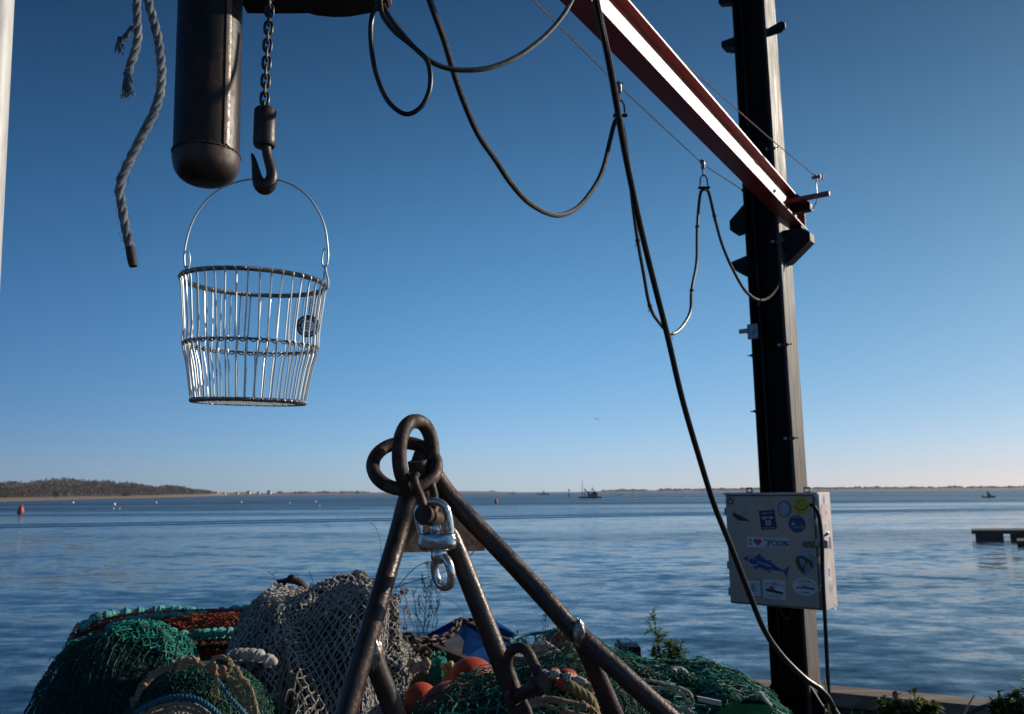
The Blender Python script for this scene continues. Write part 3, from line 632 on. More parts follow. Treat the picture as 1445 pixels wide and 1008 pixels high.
m_ = MB(); beambox(m_, -tw/2, tw/2, tf+.0005, BH-tf-.0005, bev=0); part('web', m_, red_paint, t, sm=0)
for l in (.03, ):
    m_ = MB(); beambox(m_, tw/2, BW/2-.004, tf+.001, BH-tf-.001, l, l+.010); beambox(m_, -BW/2+.004, -tw/2, tf+.001, BH-tf-.001, l, l+.010); part('end_stiffener', m_, red_paint, t, sm=0)
# stub arm through the web holding the right hand wire
ST = E1-bdir*.36+UP*(BH*.62)
m_ = MB(); m_.box(ST+bs*.12+UP*.0, (.032, .36, .032), bdir, bs, UP, bev=.002); part('stub_arm', m_, red_paint, t, sm=0)
m_ = MB(); beambox(m_, -.05, .05, -.052, -.001, .06, .17); part('bearing_pad', m_, bracket_black, t, sm=0)

# wires
def Zl(px, py, z): return PZ(px, py, z)
w1a = Zl(1052, 271, 3.70); w1b = Zl(873, 121, 3.72); w1c = Zl(750, -2, 3.74)
far1 = w1c+(w1c-w1b)*1.2
def sag(a, b, s=.03, n=10): return [a*(1-i/n)+b*(i/n)-UP*s*4*(i/n)*(1-i/n) for i in range(n+1)]
t = thing('messenger_wire', 'thin steel wire strung left of the red beam carrying the trolley hooks', 'wire', w1a)
m_ = MB(); m_.tube([w1a, Zl(992, 232, 3.71), w1b, w1c, far1], .0035, 6); part('wire', m_, steel_wire, t)
m_ = MB(); m_.tube([w1a+np.array([.02, .02, 0]), w1a-np.array([.03, .03, -.0])], .011, 8); m_.tube([w1a-UP*.02, w1a+UP*.02], .007, 6); m_.tube(cr([w1a, w1a+np.array([.05, .02, -.01]), w1a+np.array([.09, .06, .0])], 4), .006, 6); part('wire_clamp', m_, bracket_black, t)
w2a = Zl(1152, 250, 3.80)
w2b = PZ(1080, 190, 3.82); w2c = PZ(950, 76, 3.84); w2d = w2c+(w2c-w2b)*2.2
t = thing('guy_wire', 'thin steel wire right of the red beam ending at the stub arm', 'wire', w2a)
m_ = MB(); m_.tube([w2a, w2b, w2c, w2d], .0035, 6); part('wire', m_, steel_wire, t)
m_ = MB(); m_.tube([w2a-bs*.03, w2a+bs*.03], .012, 8); m_.tube([w2a-UP*.03+bs*.02, w2a+UP*.02+bs*.02], .006, 6); m_.tube([w2a-UP*.035, w2a+UP*.02], .006, 6); m_.tube([w2a+bs*.04-UP*.03, w2a+bs*.045+UP*.01], .008, 6)
m_.tube(cr([w2a, PZ(1152, 262, 3.74), PZ(1153, 282, 3.63), PZ(1145, 296, 3.56)], 5), .004, 5); part('wire_clamp', m_, tin, t)

# festoon hooks and cables
def trolley(px, py, lab, Y):
    h = P(px, py, Y); t = thing('cable_trolley', lab, 'hook', h)
    m_ = MB(); m_.box(h+UP*.012, (.022, .03, .062), bev=.004); m_.tube([h+UP*.035+np.array([-.018, 0, 0]), h+UP*.035+np.array([.018, 0, 0])], .012, 10); part('wheel_block', m_, tin, t)
    m_ = MB(); m_.tube([h-UP*.02, h-UP*.065], .007, 6); part('swivel_pin', m_, tin, t)
    m_ = MB(); m_.tube([h+np.array(q) for q in ((-.010, 0, -.060), (-.022, 0, -.085), (-.024, 0, -.125), (-.03, 0, -.142), (.03, 0, -.142), (.024, 0, -.125), (.022, 0, -.085), (.010, 0, -.060))], .0045, 6, closed=True); m_.box(h-UP*.145, (.075, .02, .014), bev=.003); part('cable_clip', m_, bracket_black, t)
    return h-UP*.155
h1 = trolley(874, 127, 'trolley hook on the left wire where the long cable loop peaks', 3.90)
h2 = trolley(992, 235, 'trolley hook on the left wire nearest the post, above the narrow cable loop', 4.86)
def cable(name, pts, r, mat_, lab, cat='cable', per=10, twist=None, n=8):
    m_ = MB(); m_.tube(cr(pts, per), r, n); return solo(name, m_, mat_, lab, cat)
def Yl(px, a=(605, 2.6), b=(874, 3.9)): return a[1]+(b[1]-a[1])*(px-a[0])/(b[0]-a[0])
pc = [P(590, -50, 2.55)]+[P(x, y, Yl(x)) for x, y in ((606, 0), (626, 55), (641, 105), (655, 145), (675, 190), (700, 227), (722, 260), (750, 289), (785, 304), (815, 293), (840, 262), (852, 235), (861, 198), (868, 172))]+[h1]
m_ = MB()
dn = [P(x, y, 3.9+(4.86-3.9)*(x-877)/115) for x, y in ((881, 190), (888, 240), (893, 290), (900, 340), (908, 385), (917, 432), (930, 455), (947, 471), (962, 462), (974, 440), (976, 410), (983, 370), (984, 320), (988, 275))]
dn2 = [P(x, y, 4.86+(5.5-4.86)*(x-992)/116) for x, y in ((1000, 272), (1008, 305), (1019, 345), (1035, 382), (1053, 412), (1072, 424), (1088, 417), (1100, 398), (1107, 372), (1108, 350))]
m_.tube(cr(pc+dn[:0], 10), .012, 8); m_.tube(cr([h1]+dn+[h2], 8), .010, 8); m_.tube(cr([h2]+dn2, 8), .010, 8)
solo('festoon_cable', m_, rubber_old, 'black cable draped in long loops from the trolley hooks to the post', 'cable')
# wire ties round the cable
m_ = MB()
for q in (dn[1], dn[3], dn[5], dn[7], dn[10], dn[12], dn2[5], dn2[1]):
    m_.tube([q+np.array([0, 0, .006]), q-np.array([0, 0, .006])], .0135, 8); 
    m_.tube([q, q+np.array([rnd.uniform(-.02, .02), 0, -.035])], .002, 4)
o = mk('cable_tie', m_, tape, ORG['festoon_cable']); o.parent = bpy.data.objects['festoon_cable']; o['label'] = 'tape wraps and loose tie ends on the cable'
pd = [P(x, y, 2.75+1.5*(max(y, 0)/1000)**.8) for x, y in ((831, -60), (841, 0), (857, 75), (868, 135), (880, 205), (893, 270), (905, 325), (922, 395), (941, 470), (962, 560), (985, 640), (1007, 710), (1030, 768), (1055, 832), (1078, 888), (1103, 925), (1135, 957), (1160, 975), (1176, 1000), (1182, 1045))]
cable('power_cable', pd, .0140, rubber, 'thick black cable running straight down from overhead past the cabinet to the post base')
cable('drop_cable', [P(1143, 712, 5.02), P(1150, 716, 5.0), P(1156, 730, 5.0), P(1160, 765, 5.0), P(1161, 810, 5.02), P(1164, 870, 5.03), P(1167, 930, 5.05), P(1169, 975, 5.05), P(1171, 1030, 5.05)], .012, rubber, 'black cable leaving the right edge of the cabinet and dropping to the ground')
cable('loop_hose', [P(x, y, 1.84) for x, y in ((541, -8), (535, 4), (527, 16), (523, 40), (525, 75), (532, 108), (547, 142), (571, 161), (592, 153), (605, 130), (607, 104), (600, 82), (578, 62), (556, 44), (540, 22), (536, 0))], .0062, rubber, 'black hose hanging in a small closed loop from the hoist end')
cable('swag_hose', [P(x, y, Y) for x, y, Y in ((538, 2, 1.86), (548, 22, 1.86), (566, 46, 1.87), (592, 74, 1.88), (618, 92, 1.90), (650, 99, 1.93), (690, 96, 1.97), (728, 81, 2.02), (762, 57, 2.08), (788, 30, 2.13), (806, 2, 2.17), (822, -40, 2.2))], .0068, rubber_old, 'grey black hose swagging from the hoist end towards the beam')

# ------------------------------------------------------------------ sticker covered control cabinet
BW_, BH_, BD_ = .615, .722, .27
bc = PC+fr*(HW+.004)+rt*(.035)
Bo = bc+fr*BD_ - rt*BW_/2 + UP*1.585     # front face, top left corner
t = thing('control_cabinet', 'dull aluminium cabinet plastered with stickers, bolted to the dark post', 'cabinet', Bo-UP*BH_)
def bp(u, v, d=0.0): return Bo+rt*u-UP*v+fr*d
m_ = MB(); m_.box(bp(BW_/2, BH_/2, -BD_/2-.012), (BW_, BD_-.024, BH_), rt, fr, UP, bev=.004); part('case', m_, box_side, t, sm=0)
m_ = MB(); m_.box(bp(BW_/2-.012, BH_/2+.004, -.004), (BW_-.045, .012, BH_-.035), rt, fr, UP, bev=.003); part('door', m_, box_face, t, sm=0); DF = .0022
m_ = MB(); m_.box(bp(BW_/2-.012, BH_/2+.004, -.0105), (BW_-.034, .0025, BH_-.024), rt, fr, UP); part('gasket', m_, seam_dark, t, sm=0)
m_ = MB(); m_.box(bp(BW_/2, .007, .001), (BW_+.004, .022, .012), rt, fr, UP, bev=.002); part('drip_edge', m_, box_side, t, sm=0)
for u in (.155, .535):
    m_ = MB(); m_.box(bp(u-.017, -.010, -.06), (.009, .006, .03), rt, fr, UP); m_.box(bp(u+.017, -.010, -.06), (.009, .006, .03), rt, fr, UP); m_.box(bp(u, -.029, -.06), (.043, .006, .012), rt, fr, UP); m_.box(bp(u, .0-.001, -.06), (.043, .006, .010), rt, fr, UP)
    part('mounting_lug', m_, tin, t, sm=0)
for v in (.10, .27, .45, .62):
    m_ = MB(); m_.tube([bp(-.003, v, -.012), bp(-.003, v+.05, -.012)], .006, 8); part('hinge', m_, tin, t)
for v in (.18, .31, .42, .59):
    m_ = MB(); m_.box(bp(BW_-.022, v, .002), (.018, .012, .045), rt, fr, UP, bev=.002); m_.tube([bp(BW_-.03, v-.02, .009), bp(BW_-.03, v+.02, .009)], .004, 6); part('door_clamp', m_, tin, t)
m_ = MB()
m_.prism([bp(.500, .322, DF), bp(.508, .303, DF), bp(.612, .301, DF), bp(.612, .342, DF), bp(.510, .342, DF)], fr*.004)
for du, dv_ in ((.515, .312), (.515, .334), (.545, .322), (.575, .312), (.575, .334)): m_.tube([bp(du, dv_, DF+.002), bp(du, dv_, DF+.008)], .004, 6)
part('hasp', m_, brass_rust, t, sm=0)
m_ = MB(); m_.box(bp(BW_+.008, .31, -.05), (.014, .05, .05), rt, fr, UP, bev=.003); m_.tube(cr([bp(BW_+.015, .27, -.03), bp(BW_+.035, .25, -.03), bp(BW_+.035, .25, -.07), bp(BW_+.015, .27, -.07)], 4), .005, 6); m_.box(bp(BW_+.02, .32, -.05), (.024, .05, .05), rt, fr, UP, bev=.004); part('padlock', m_, tin, t)

smat = {}
def cm(name, c, r=.5): 
    if name not in smat: smat[name] = M('sticker_'+name, c, tuple(x*.8 for x in c), 30, .45, .7, r)
    return smat[name]
WHT, BLK, RED, YEL, BLU, NAV, GRN, TEA, LGT, GRY, PNK = (cm('white', (.62, .62, .64)), cm('black', (.02, .02, .022)), cm('red', (.42, .05, .09)), cm('yellow', (.62, .40, .03)), cm('blue', (.01, .06, .22)), cm('navy', (.012, .018, .05)), cm('green', (.03, .06, .05)), cm('teal', (.01, .16, .30)), cm('pale_blue', (.30, .38, .48)), cm('grey', (.25, .25, .26)), cm('pink', (.55, .25, .30)))
class Stk:
    """flat pieces stacked on a face; coordinates in mm from the sticker's centre, x right, y up"""
    def __init__(s, fn, cx, cy, rot=0): s.fn = fn; s.cx = cx; s.cy = cy; s.r = math.radians(rot); s.mb = MB(); s.mats = []; s.l = 0
    def pt(s, x, y, d):
        X = x*math.cos(s.r)-y*math.sin(s.r); Y = x*math.sin(s.r)+y*math.cos(s.r)
        return s.fn(s.cx+X/1000, s.cy-Y/1000, DF+d)
    def poly(s, pts, mat_, lift=None):
        if mat_ not in s.mats: s.mats.append(mat_)
        s.l += 1; d = (.0004*s.l) if lift is None else lift
        s.mb.add([s.pt(x, y, d) for x, y in pts], [tuple(range(len(pts)))[::-1]], s.mats.index(mat_)); return s
    def rect(s, x, y, w, h, m): return s.poly([(x-w/2, y-h/2), (x+w/2, y-h/2), (x+w/2, y+h/2), (x-w/2, y+h/2)], m)
    def disc(s, x, y, rx, ry, m, n=28): return s.poly([(x+rx*math.cos(6.2832*i/n), y+ry*math.sin(6.2832*i/n)) for i in range(n)], m)
    def stroke(s, pts, w, m):
        p = [np.array(q, float) for q in pts]; L, R2 = [], []
        for i in range(len(p)):
            tt = nrm(np.append(p[min(i+1, len(p)-1)]-p[max(i-1, 0)], 0))[:2]; nn = np.array([-tt[1], tt[0]])*w/2; L.append(p[i]+nn); R2.append(p[i]-nn)
        if m not in s.mats: s.mats.append(m)
        s.l += 1; o = len(L)
        s.mb.add([s.pt(x, y, .0004*s.l) for x, y in L+R2], [(i, i+1, o+i+1, o+i) for i in range(o-1)], s.mats.index(m)); return s
    def text(s, str_, x, y, h, m, sx=1.0, serif=False, shear=0, bold=0, arc=None):
        cu = bpy.data.curves.new('tmp_text', 'FONT'); cu.body = str_; cu.align_x = 'CENTER'; cu.size = 1; cu.shear = shear; cu.offset = bold; cu.resolution_u = 3
        ob = bpy.data.objects.new('tmp_text', cu); COL.objects.link(ob); dg = bpy.context.evaluated_depsgraph_get(); me = bpy.data.meshes.new_from_object(ob.evaluated_get(dg))
        if m not in s.mats: s.mats.append(m)
        s.l += 1; vs = []
        for v in me.vertices:
            X, Y = v.co.x*h*1.4*sx, v.co.y*h*1.4
            if arc: a = X/arc; X, Y = (arc+Y)*math.sin(a), (arc+Y)*math.cos(a)-arc
            vs.append(s.pt(x+X, y+Y, .0004*s.l))
        s.mb.add(vs, [tuple(p.vertices) for p in me.polygons], s.mats.index(m))
        bpy.data.objects.remove(ob); bpy.data.curves.remove(cu); bpy.data.meshes.remove(me); return s
    def done(s, lab, name='sticker', parent=None):
        return part(name, s.mb, s.mats, parent or CAB, lab, sm=0)
CAB = t
def zc(x, y):  # position read off the door: zoom pixel -> door metres
    ua = (x-(130+(y-130)*.045))/(762-130+(y-130)*.01); va = (y-(128-(x-130)*.01))/((905+(x-168)*.035)-(128-(x-130)*.01)); return ua*BW_, va*BH_
def S(x, y, rot=0): u, v = zc(x, y); return Stk(bp, u, v, rot)
s = S(176, 187); s.disc(0, 0, 23, 23, NAV); s.disc(0, -3, 13, 12, LGT); s.rect(0, 8, 26, 6, LGT); s.rect(0, 0, 5, 14, NAV); s.done('small round dark sticker with a pale emblem in the top left corner')
s = S(255, 298); s.poly([(-62, 30), (-40, 24), (50, -20), (66, -28), (30, -26), (-20, -24), (-52, -2), (-60, 10)], BLK); s.poly([(-30, 19), (6, 12), (38, -2), (10, 4)], GRY)
for x, h in ((12, 40), (26, 44), (42, 52), (52, 50)): s.rect(x, h-14, 1.6, h, GRY)
s.rect(2, -42, 80, 4, GRY); s.done('black sailing ship silhouette sticker')
s = S(437, 316, 5); s.rect(0, 0, 104, 122, BLK); s.rect(0, 0, 98, 116, NAV); s.text('LIBERTY', 0, 36, 15, LGT, 1.05, bold=.01); s.poly([(-42, 22), (42, 20), (36, 6), (18, 2), (20, -30), (0, -40), (-20, -30), (-16, 2), (-38, 8)], LGT); s.poly([(-10, 12), (14, 14), (18, 0), (-8, -4)], NAV); s.disc(2, -20, 12, 9, GRY); s.rect(0, -50, 80, 4, LGT); s.done('dark rectangular poster sticker with pale lettering')
s = S(550, 238, -18); s.disc(0, 0, 44, 52, BLK); s.disc(0, 0, 36, 44, WHT); s.disc(2, 1, 31, 38, BLK); s.disc(2, 1, 27, 34, LGT); s.done('white oval sticker with black outlines')
s = S(659, 216); s.disc(0, 0, 55, 55, YEL); s.stroke([(40*math.cos(a), 40*math.sin(a)*.75+6) for a in np.linspace(math.radians(198), math.radians(342), 16)], 6, BLK); s.stroke([(-44, -6), (-34, 2)], 4, BLK); s.stroke([(34, 2), (44, -6)], 4, BLK)
s.text('SLAM', 0, 31, 12, GRN, 1, bold=.012); s.stroke([(-30, 18), (-18, 26), (-8, 22)], 3.5, BLK); s.stroke([(8, 22), (18, 26), (30, 18)], 3.5, BLK); s.text('MAKE IT', 0, -4, 10, GRN, .9); s.rect(0, -40, 36, 3, GRN); s.done('round yellow smile sticker')
s = S(630, 341); s.disc(0, 0, 54, 54, NAV); s.disc(0, 0, 51, 51, BLU)
for y, w, mm_ in ((44, 40, YEL), (37, 60, TEA), (28, 74, NAV), (-28, 84, TEA), (-38, 60, BLU)): s.rect(0, y, w, 5, mm_)
s.poly([(-34, 2), (-20, 10), (-14, -4), (-28, -6)], WHT); s.text('CAPE ISLANDS', 8, -22, 9, WHT, .85); s.done('round blue striped sticker with white lettering')
s = S(436, 475, -1); s.rect(0, 0, 272, 66, WHT)
s.rect(-116, 0, 7, 34, BLK); s.rect(-116, 16.5, 19, 4, BLK); s.rect(-116, -16.5, 19, 4, BLK)
hp = []
for i in range(28):
    a = 6.2832*i/28; hp.append((-66+1.75*16*math.sin(a)**3, 2+1.62*(13*math.cos(a)-5*math.cos(2*a)-2*math.cos(3*a)-math.cos(4*a))))
s.poly(hp, RED)
s.rect(-18, 17, 4, 10, BLK); s.rect(-12, 17, 4, 10, BLK)
s.rect(3, 0, 7, 34, BLK); s.rect(3, 16.5, 18, 4, BLK); s.rect(3, -16.5, 18, 4, BLK)
s.stroke([(5, 15.8), (16, 15.5), (23, 12), (24, 7), (21, 2), (14, 0), (5, 0)], 5, BLK)
for cx in (45, 83): s.stroke([(cx+15*math.cos(6.2832*i/20), 15.5*math.sin(6.2832*i/20)) for i in range(21)], 5.5, BLK)
s.rect(107, 0, 4.5, 34, BLK); s.rect(129, 0, 4.5, 34, BLK); s.stroke([(106, 16), (130, -16)], 7, BLK); s.rect(107, 16.5, 13, 3.5, BLK); s.rect(129, 16.5, 13, 3.5, BLK); s.rect(106, -16.5, 13, 3.5, BLK)
s.rect(45, -26, 150, 3, GRY); s.done('long white bumper sticker reading I heart POON')
s = S(425, 640, 0); fish = [(-150, 45), (-145, 55), (-125, 58), (-95, 60), (-62, 62), (-48, 76), (-34, 84), (-30, 66), (-6, 46), (8, 38), (40, 46), (28, 30), (60, 8), (100, -14), (112, -16), (130, -2), (162, 14), (140, -14), (134, -34), (136, -74), (124, -52), (110, -28), (86, -22), (40, -20), (12, -16), (30, -38), (22, -40), (-12, -18), (-60, -8), (-66, -24), (-74, -28), (-84, -4), (-110, 12), (-138, 36), (-148, 40)]
# triangulate the fish by strips so that it stays one clean outline
s.poly(fish, BLU); s.stroke([(-72, 46), (-96, 55), (-116, 46), (-120, 28), (-104, 10), (-80, 4), (-56, 8)], 5, WHT); s.r = math.radians(-17); s.text('yanomad', -18, 5, 18, WHT, .95, shear=.35); s.r = 0; s.done('blue tuna shaped sticker with white script')
s = S(683, 603, 0); s.poly([(-66, 6), (-56, 44), (-36, 70), (-6, 82), (22, 74), (46, 48), (60, 12), (58, -32), (40, -64), (6, -80), (-22, -74), (-50, -40)], LGT); s.poly([(-64, 4), (-52, 34), (-20, 42), (12, 28), (40, 10), (50, -20), (40, -44), (28, -20), (2, -10), (-10, -40), (-4, -72), (-22, -70), (-48, -38)], GRN); s.poly([(-40, 20), (-20, 26), (6, 4), (24, -6), (30, -40), (10, -68), (-2, -66), (-6, -20), (-28, 6)], TEA if False else GRY); s.poly([(-38, 16), (-30, 16), (-14, -24), (-20, -30)], LGT); s.disc(6, -4, 7, 7, BLK); s.poly([(20, 60), (44, 40), (52, 4), (46, 2), (34, 34)], GRY); s.done('green and white leaping fish head sticker')
s = S(334, 792, 2); s.rect(0, 0, 104, 110, BLK); s.rect(0, 0, 96, 102, WHT); s.stroke([(40*math.cos(a), 36*math.sin(a)+2) for a in np.linspace(0, math.pi, 14)], 3, GRY); s.poly([(-14, 26), (0, 34), (14, 26), (20, 0), (34, -20), (-34, -20), (-20, 0)], LGT); s.disc(0, 10, 9, 11, GRY); s.rect(0, -4, 40, 3, GRY); s.rect(0, -34, 60, 3, GRY); s.rect(0, -16, 70, 2.5, GRY); s.done('white square sticker with a grey drawing in a black border')
s = S(477, 794, -1); s.rect(0, 0, 142, 118, WHT); s.text('F/V VIRKALA', 0, 28, 17, RED, .86, arc=150, bold=.01); s.poly([(-58, 2), (-50, -16), (50, -26), (62, -14), (20, -8), (0, -2), (-30, 0)], BLK); s.rect(-16, 6, 34, 12, RED); s.rect(-18, 15, 16, 8, BLK); s.rect(0, 14, 2, 20, BLK); s.rect(0, -31, 110, 3, LGT); s.rect(2, -45, 92, 5, GRY); s.done('white square sticker with red lettering over a dark fishing boat')
s = S(680, 766, -1); s.disc(0, 0, 80, 54, WHT); s.text('F/V BRAHMA', 0, 28, 12, NAV, .9, arc=120, bold=.008); s.poly([(-56, -6), (-58, -14), (56, -16), (56, -4), (20, -6)], NAV); s.poly([(-24, -5), (-10, 8), (12, 4), (30, -4)], GRY); s.stroke([(-30, 14), (-12, 2), (-16, 24)], 3, NAV); s.rect(0, -36, 52, 5, NAV); s.done('white oval sticker with a dark trawler')
# side stickers
def bps(u, v, d): return Bo+rt*(BW_-.0015+d)-fr*(.03+u)-UP*v
for u, v, w, h, m1, m2, lab in ((.10, .05, 40, 60, LGT, BLU, 'pale and blue sticker'), (.04, .12, 50, 90, PNK, WHT, 'pink torn sticker'), (.13, .13, 60, 60, WHT, NAV, 'navy diamond sticker'), (.10, .22, 80, 70, WHT, GRY, 'white scuffed sticker'), (.06, .30, 40, 80, TEA, LGT, 'teal sticker'), (.17, .32, 40, 80, NAV, GRY, 'dark torn sticker'), (.10, .50, 90, 110, WHT, BLU, 'white oval sticker with blue lettering'), (.12, .60, 80, 60, LGT, GRY, 'grey worn sticker'), (.18, .71, 50, 60, WHT, BLU, 'small white sticker low on the side')):
    s = Stk(bps, u, v); s.disc(0, 0, w/2, h/2, m1, 12); s.poly([(-w*.3, 0), (0, h*.3), (w*.3, 0), (0, -h*.3)], m2); s.rect(0, 0, w*.3, h*.12, m1); s.done(lab)

# ------------------------------------------------------------------ chain hoist: housing, chain container tube, chain, hook
HB = P(450, 10, 1.88)
t = thing('chain_hoist', 'dark rusty hoist under the red beam with steel chain tube, chain and hook', 'hoist', (HB[0], HB[1], 2.1))
kx = 1.88/FPX
m_ = MB(); y0 = 1.78
low = [(349, -30), (349, 19), (398, 19.5), (436, 19), (446, 22), (470, 24.5), (492, 24), (520, 19), (541, 15), (549, 8), (548, -30)]
pl = [P(x, y, y0+.27)-np.array([0, .27, 0]) for x, y in low]; pl[0] = pl[1]+UP*.30; pl[-1] = pl[-2]+UP*.29
m_.prism(pl, (0, .27, 0)); part('housing', m_, black_paint, t, sm=0)
m_ = MB(); a_ = P(545, 4, 1.86); m_.box(a_+np.array([-.01, .0, .026]), (.04, .06, .05), bev=.006); part('cable_gland', m_, rust_heavy, t, sm=0)
cz = (E1[2]-pl[0][2])
hx = HB[0]; top = pl[0][2]
bx0 = E1-bdir*((E1[1]-1.9)/bdir[1])
m_ = MB(); m_.box((hx*.5+bx0[0]*.5, 1.9, top+.06), (abs(hx-bx0[0])+.22, .10, .10), bev=.01); m_.tube([(bx0[0], 1.9, top+.10), (bx0[0], 1.9, E1[2]-.07)], .03, 10); part('suspension', m_, black_paint, t)
m_ = MB()
for sx in (-1, 1): m_.box(bx0*np.array([1, 1, 0])+np.array([0, 0, E1[2]+.0])+bs*sx*.085+np.array([0, 0, 0.0]), (.22, .010, .17), bdir, bs, UP, bev=.003)
m_.box(bx0*np.array([1, 1, 0])+np.array([0, 0, E1[2]-.075]), (.18, .18, .016), bdir, bs, UP)
part('trolley_plates', m_, black_paint, t, sm=0)
for sx in (-1, 1):
    for sl_ in (-1, 1):
        c = bx0*np.array([1, 1, 0])+np.array([0, 0, E1[2]+.012+.032])+bs*sx*.052+bdir*sl_*.06
        m_ = MB(); m_.tube([c-bs*sx*.012, c+bs*sx*.03], .031, 14); part('trolley_wheel', m_, rust_dark, t)
# container tube
TA = P(299, -60, 1.875); TBt = P(291.3, 226, 1.875); ax = nrm(TBt-TA); TA = TBt-ax*.62; rr = .0785
ex0 = nrm(np.array([1.0, 0, 0])-ax*ax[0]); ey0 = np.cross(ax, ex0)
m_ = MB(); m_.lathe([(rr*.2, 0), (rr, 0), (rr, .05), (rr, .615)], TA, 56, axis=ax); part('container_tube', m_, pole_steel, t)
m_ = MB(); pf = [(rr, .606), (rr*1.018, .612), (rr*1.02, .622)]
for i in range(1, 12):
    a = i/11*math.pi/2; pf.append((rr*1.01*math.cos(a)**.55, .622+.060*math.sin(a)))
m_.lathe(pf, TA, 56, axis=ax); part('end_cap', m_, M('rusted_cap', (.022, .013, .010), (.07, .026, .014), 20, .48, .68, .45, .65, .0, .0006, 120), t)
m_ = MB(); pw_ = []
for i in range(120):
    a = 2*math.pi*i/120; pw_.append(TA+ax*(.607+.0016*mn.noise(Vector((i*.7, 1, 2))))+(ex0*math.cos(a)+ey0*math.sin(a))*(rr+.0010+.0008*mn.noise(Vector((i*.5, 4, 1)))))
m_.tube(pw_, [.0026*(1+.35*math.sin(i*2.1)) for i in range(120)], 6, closed=True); part('weld_ring', m_, rust_heavy, t, sm=70)
# raised seam strip welded along the tube
ex = nrm(np.array([1.0, 0, 0])-ax*ax[0]); ey = np.cross(ax, ex); ey = ey if ey[1] > 0 else -ey
def on_tube(a, h, r): return TA+ax*h+(ex*math.sin(a)-ey*math.cos(a))*r
G = []
for i in range(30):
    h = .0+.602*i/29; row = []
    w0, w1 = math.radians(49.5), math.radians(60)
    for a, r in ((w0, rr-.001), (w0, rr+.0032), ((w0*2+w1)/3, rr+.0038), ((w0+w1*2)/3, rr+.0038), (w1, rr+.003), (w1, rr-.001)):
        row.append(on_tube(a+.004*mn.noise(Vector((h*30, a, 0))), h, r+.0006*mn.noise(Vector((h*60, a*3, 1)))))
    G.append(row)
m_ = MB(); m_.grid(np.array(G)); part('seam_strip', m_, M('bare_steel_strip', (.16, .13, .115), (.09, .055, .04), 60, .45, .65, .38, .6, .5, .0006, 150), t, sm=30)

# load chain
def link(mb, c, d, side, hl, hw, r):
    """oval link: d long axis, side = wide axis"""
    d = nrm(d); side = nrm(side-d*(side@d)); pts = []
    for i in range(20):
        a = 2*math.pi*i/20; x, y = math.cos(a), math.sin(a)
        px_ = hw*np.sign(x)*abs(x)**.75; pts.append(c+side*px_+d*((hl-hw)*np.sign(y)*min(1, abs(y)*1.6)+hw*y))
    mb.tube(pts, r, 8, closed=True)
CT, CB2 = P(382.5, -30, 1.80), P(372.8, 150, 1.80)
cd = nrm(CB2-CT); Lc = np.linalg.norm(CB2-CT); pit = 14.15*1.86/FPX; nl = int(Lc/pit)+1
for i in range(nl+1):
    c = CB2+cd*.004-cd*pit*i; m_ = MB()
    sd = np.array([1.0, .25, 0]) if i % 2 == 1 else np.array([-.22, 1.0, 0])
    link(m_, c, cd, sd, pit*.5+.0046, .0088, .0035); part('chain_link', m_, chain_steel, t)
# hook block and hook
ba, bb_ = P(374.5, 154, 1.80), P(373, 207, 1.80); bx = nrm(bb_-ba); bl = np.linalg.norm(bb_-ba)
m_ = MB(); m_.lathe([(.002, 0), (.0215, 0), (.0245, .0028), (.0262, .006), (.0268, bl-.012), (.0258, bl-.004), (.0235, bl), (.004, bl)], ba, 36, axis=bx); part('hook_block', m_, chain_steel, t)
hp = [(375.5, 204, 8.6), (376.5, 214, 8.3), (378.5, 224, 8.2), (381.5, 234, 8.6), (383.8, 244, 9.3), (383.5, 253, 10.2), (380, 261, 11.4), (374, 265, 12.2), (367.5, 262, 11.4), (363.8, 253, 9.2), (361.5, 243, 7.2), (359.6, 232, 5.3), (357.6, 224, 3.9), (356.2, 218.5, 2.6), (355.8, 216.5, 1.0)]
c_ = cr([np.array([*P(x, y, 1.80)]) for x, y, r in hp], 5); rad = cr([np.array([r, 0, 0]) for x, y, r in hp], 5); rad = [q[0]*1.86/FPX for q in rad]
m_ = MB(); m_.tube(c_, rad, 18, sq=.85); part('hook', m_, chain_steel, t, sm=80)

# ------------------------------------------------------------------ wire basket on the hook
BCn = P(360.0, 399.5, 1.80); axl = .277; th = math.radians(3.4); ro = math.radians(1.25)
Rx = np.array([[1, 0, 0], [0, math.cos(th), -math.sin(th)], [0, math.sin(th), math.cos(th)]])
Ry = np.array([[math.cos(ro), 0, math.sin(ro)], [0, 1, 0], [-math.sin(ro), 0, math.cos(ro)]])
RB = Ry@Rx
def T(x, y, z): return BCn+RB@np.array([x, y, z])
R0, R1, R2 = .1608, .1460, .1235; z1, z2 = -.148, -axl
t = thing('wire_basket', 'galvanised wire clam basket hanging from the hook by its bail', 'basket', T(0, 0, z2))
def circ(R, z, n=96): return [T(R*math.cos(2*math.pi*i/n), R*math.sin(2*math.pi*i/n), z) for i in range(n)]
def wrapcoil(mb, R, z, r, wr, a0, a1, turns, n=7):
    pts = []; k = turns*n
    for i in range(k+1):
        a = a0+(a1-a0)*i/k; b = 2*math.pi*i/n
        pts.append(T((R+math.cos(b)*r)*math.cos(a), (R+math.cos(b)*r)*math.sin(a), z+math.sin(b)*r))
    mb.tube(pts, wr, 4)
m_ = MB(); m_.tube(circ(R0, 0), .0044, 8, closed=True); part('top_rim', m_, zinc_dark, t)
m_ = MB(); NW = 42
for i in range(NW):
    a0 = 2*math.pi*(i+.10)/NW; a1 = 2*math.pi*(i+.93)/NW; wrapcoil(m_, R0, 0, .0048, .00140, a0, a1, 9, 6)
part('rim_wrapping', m_, zinc_dark, t)
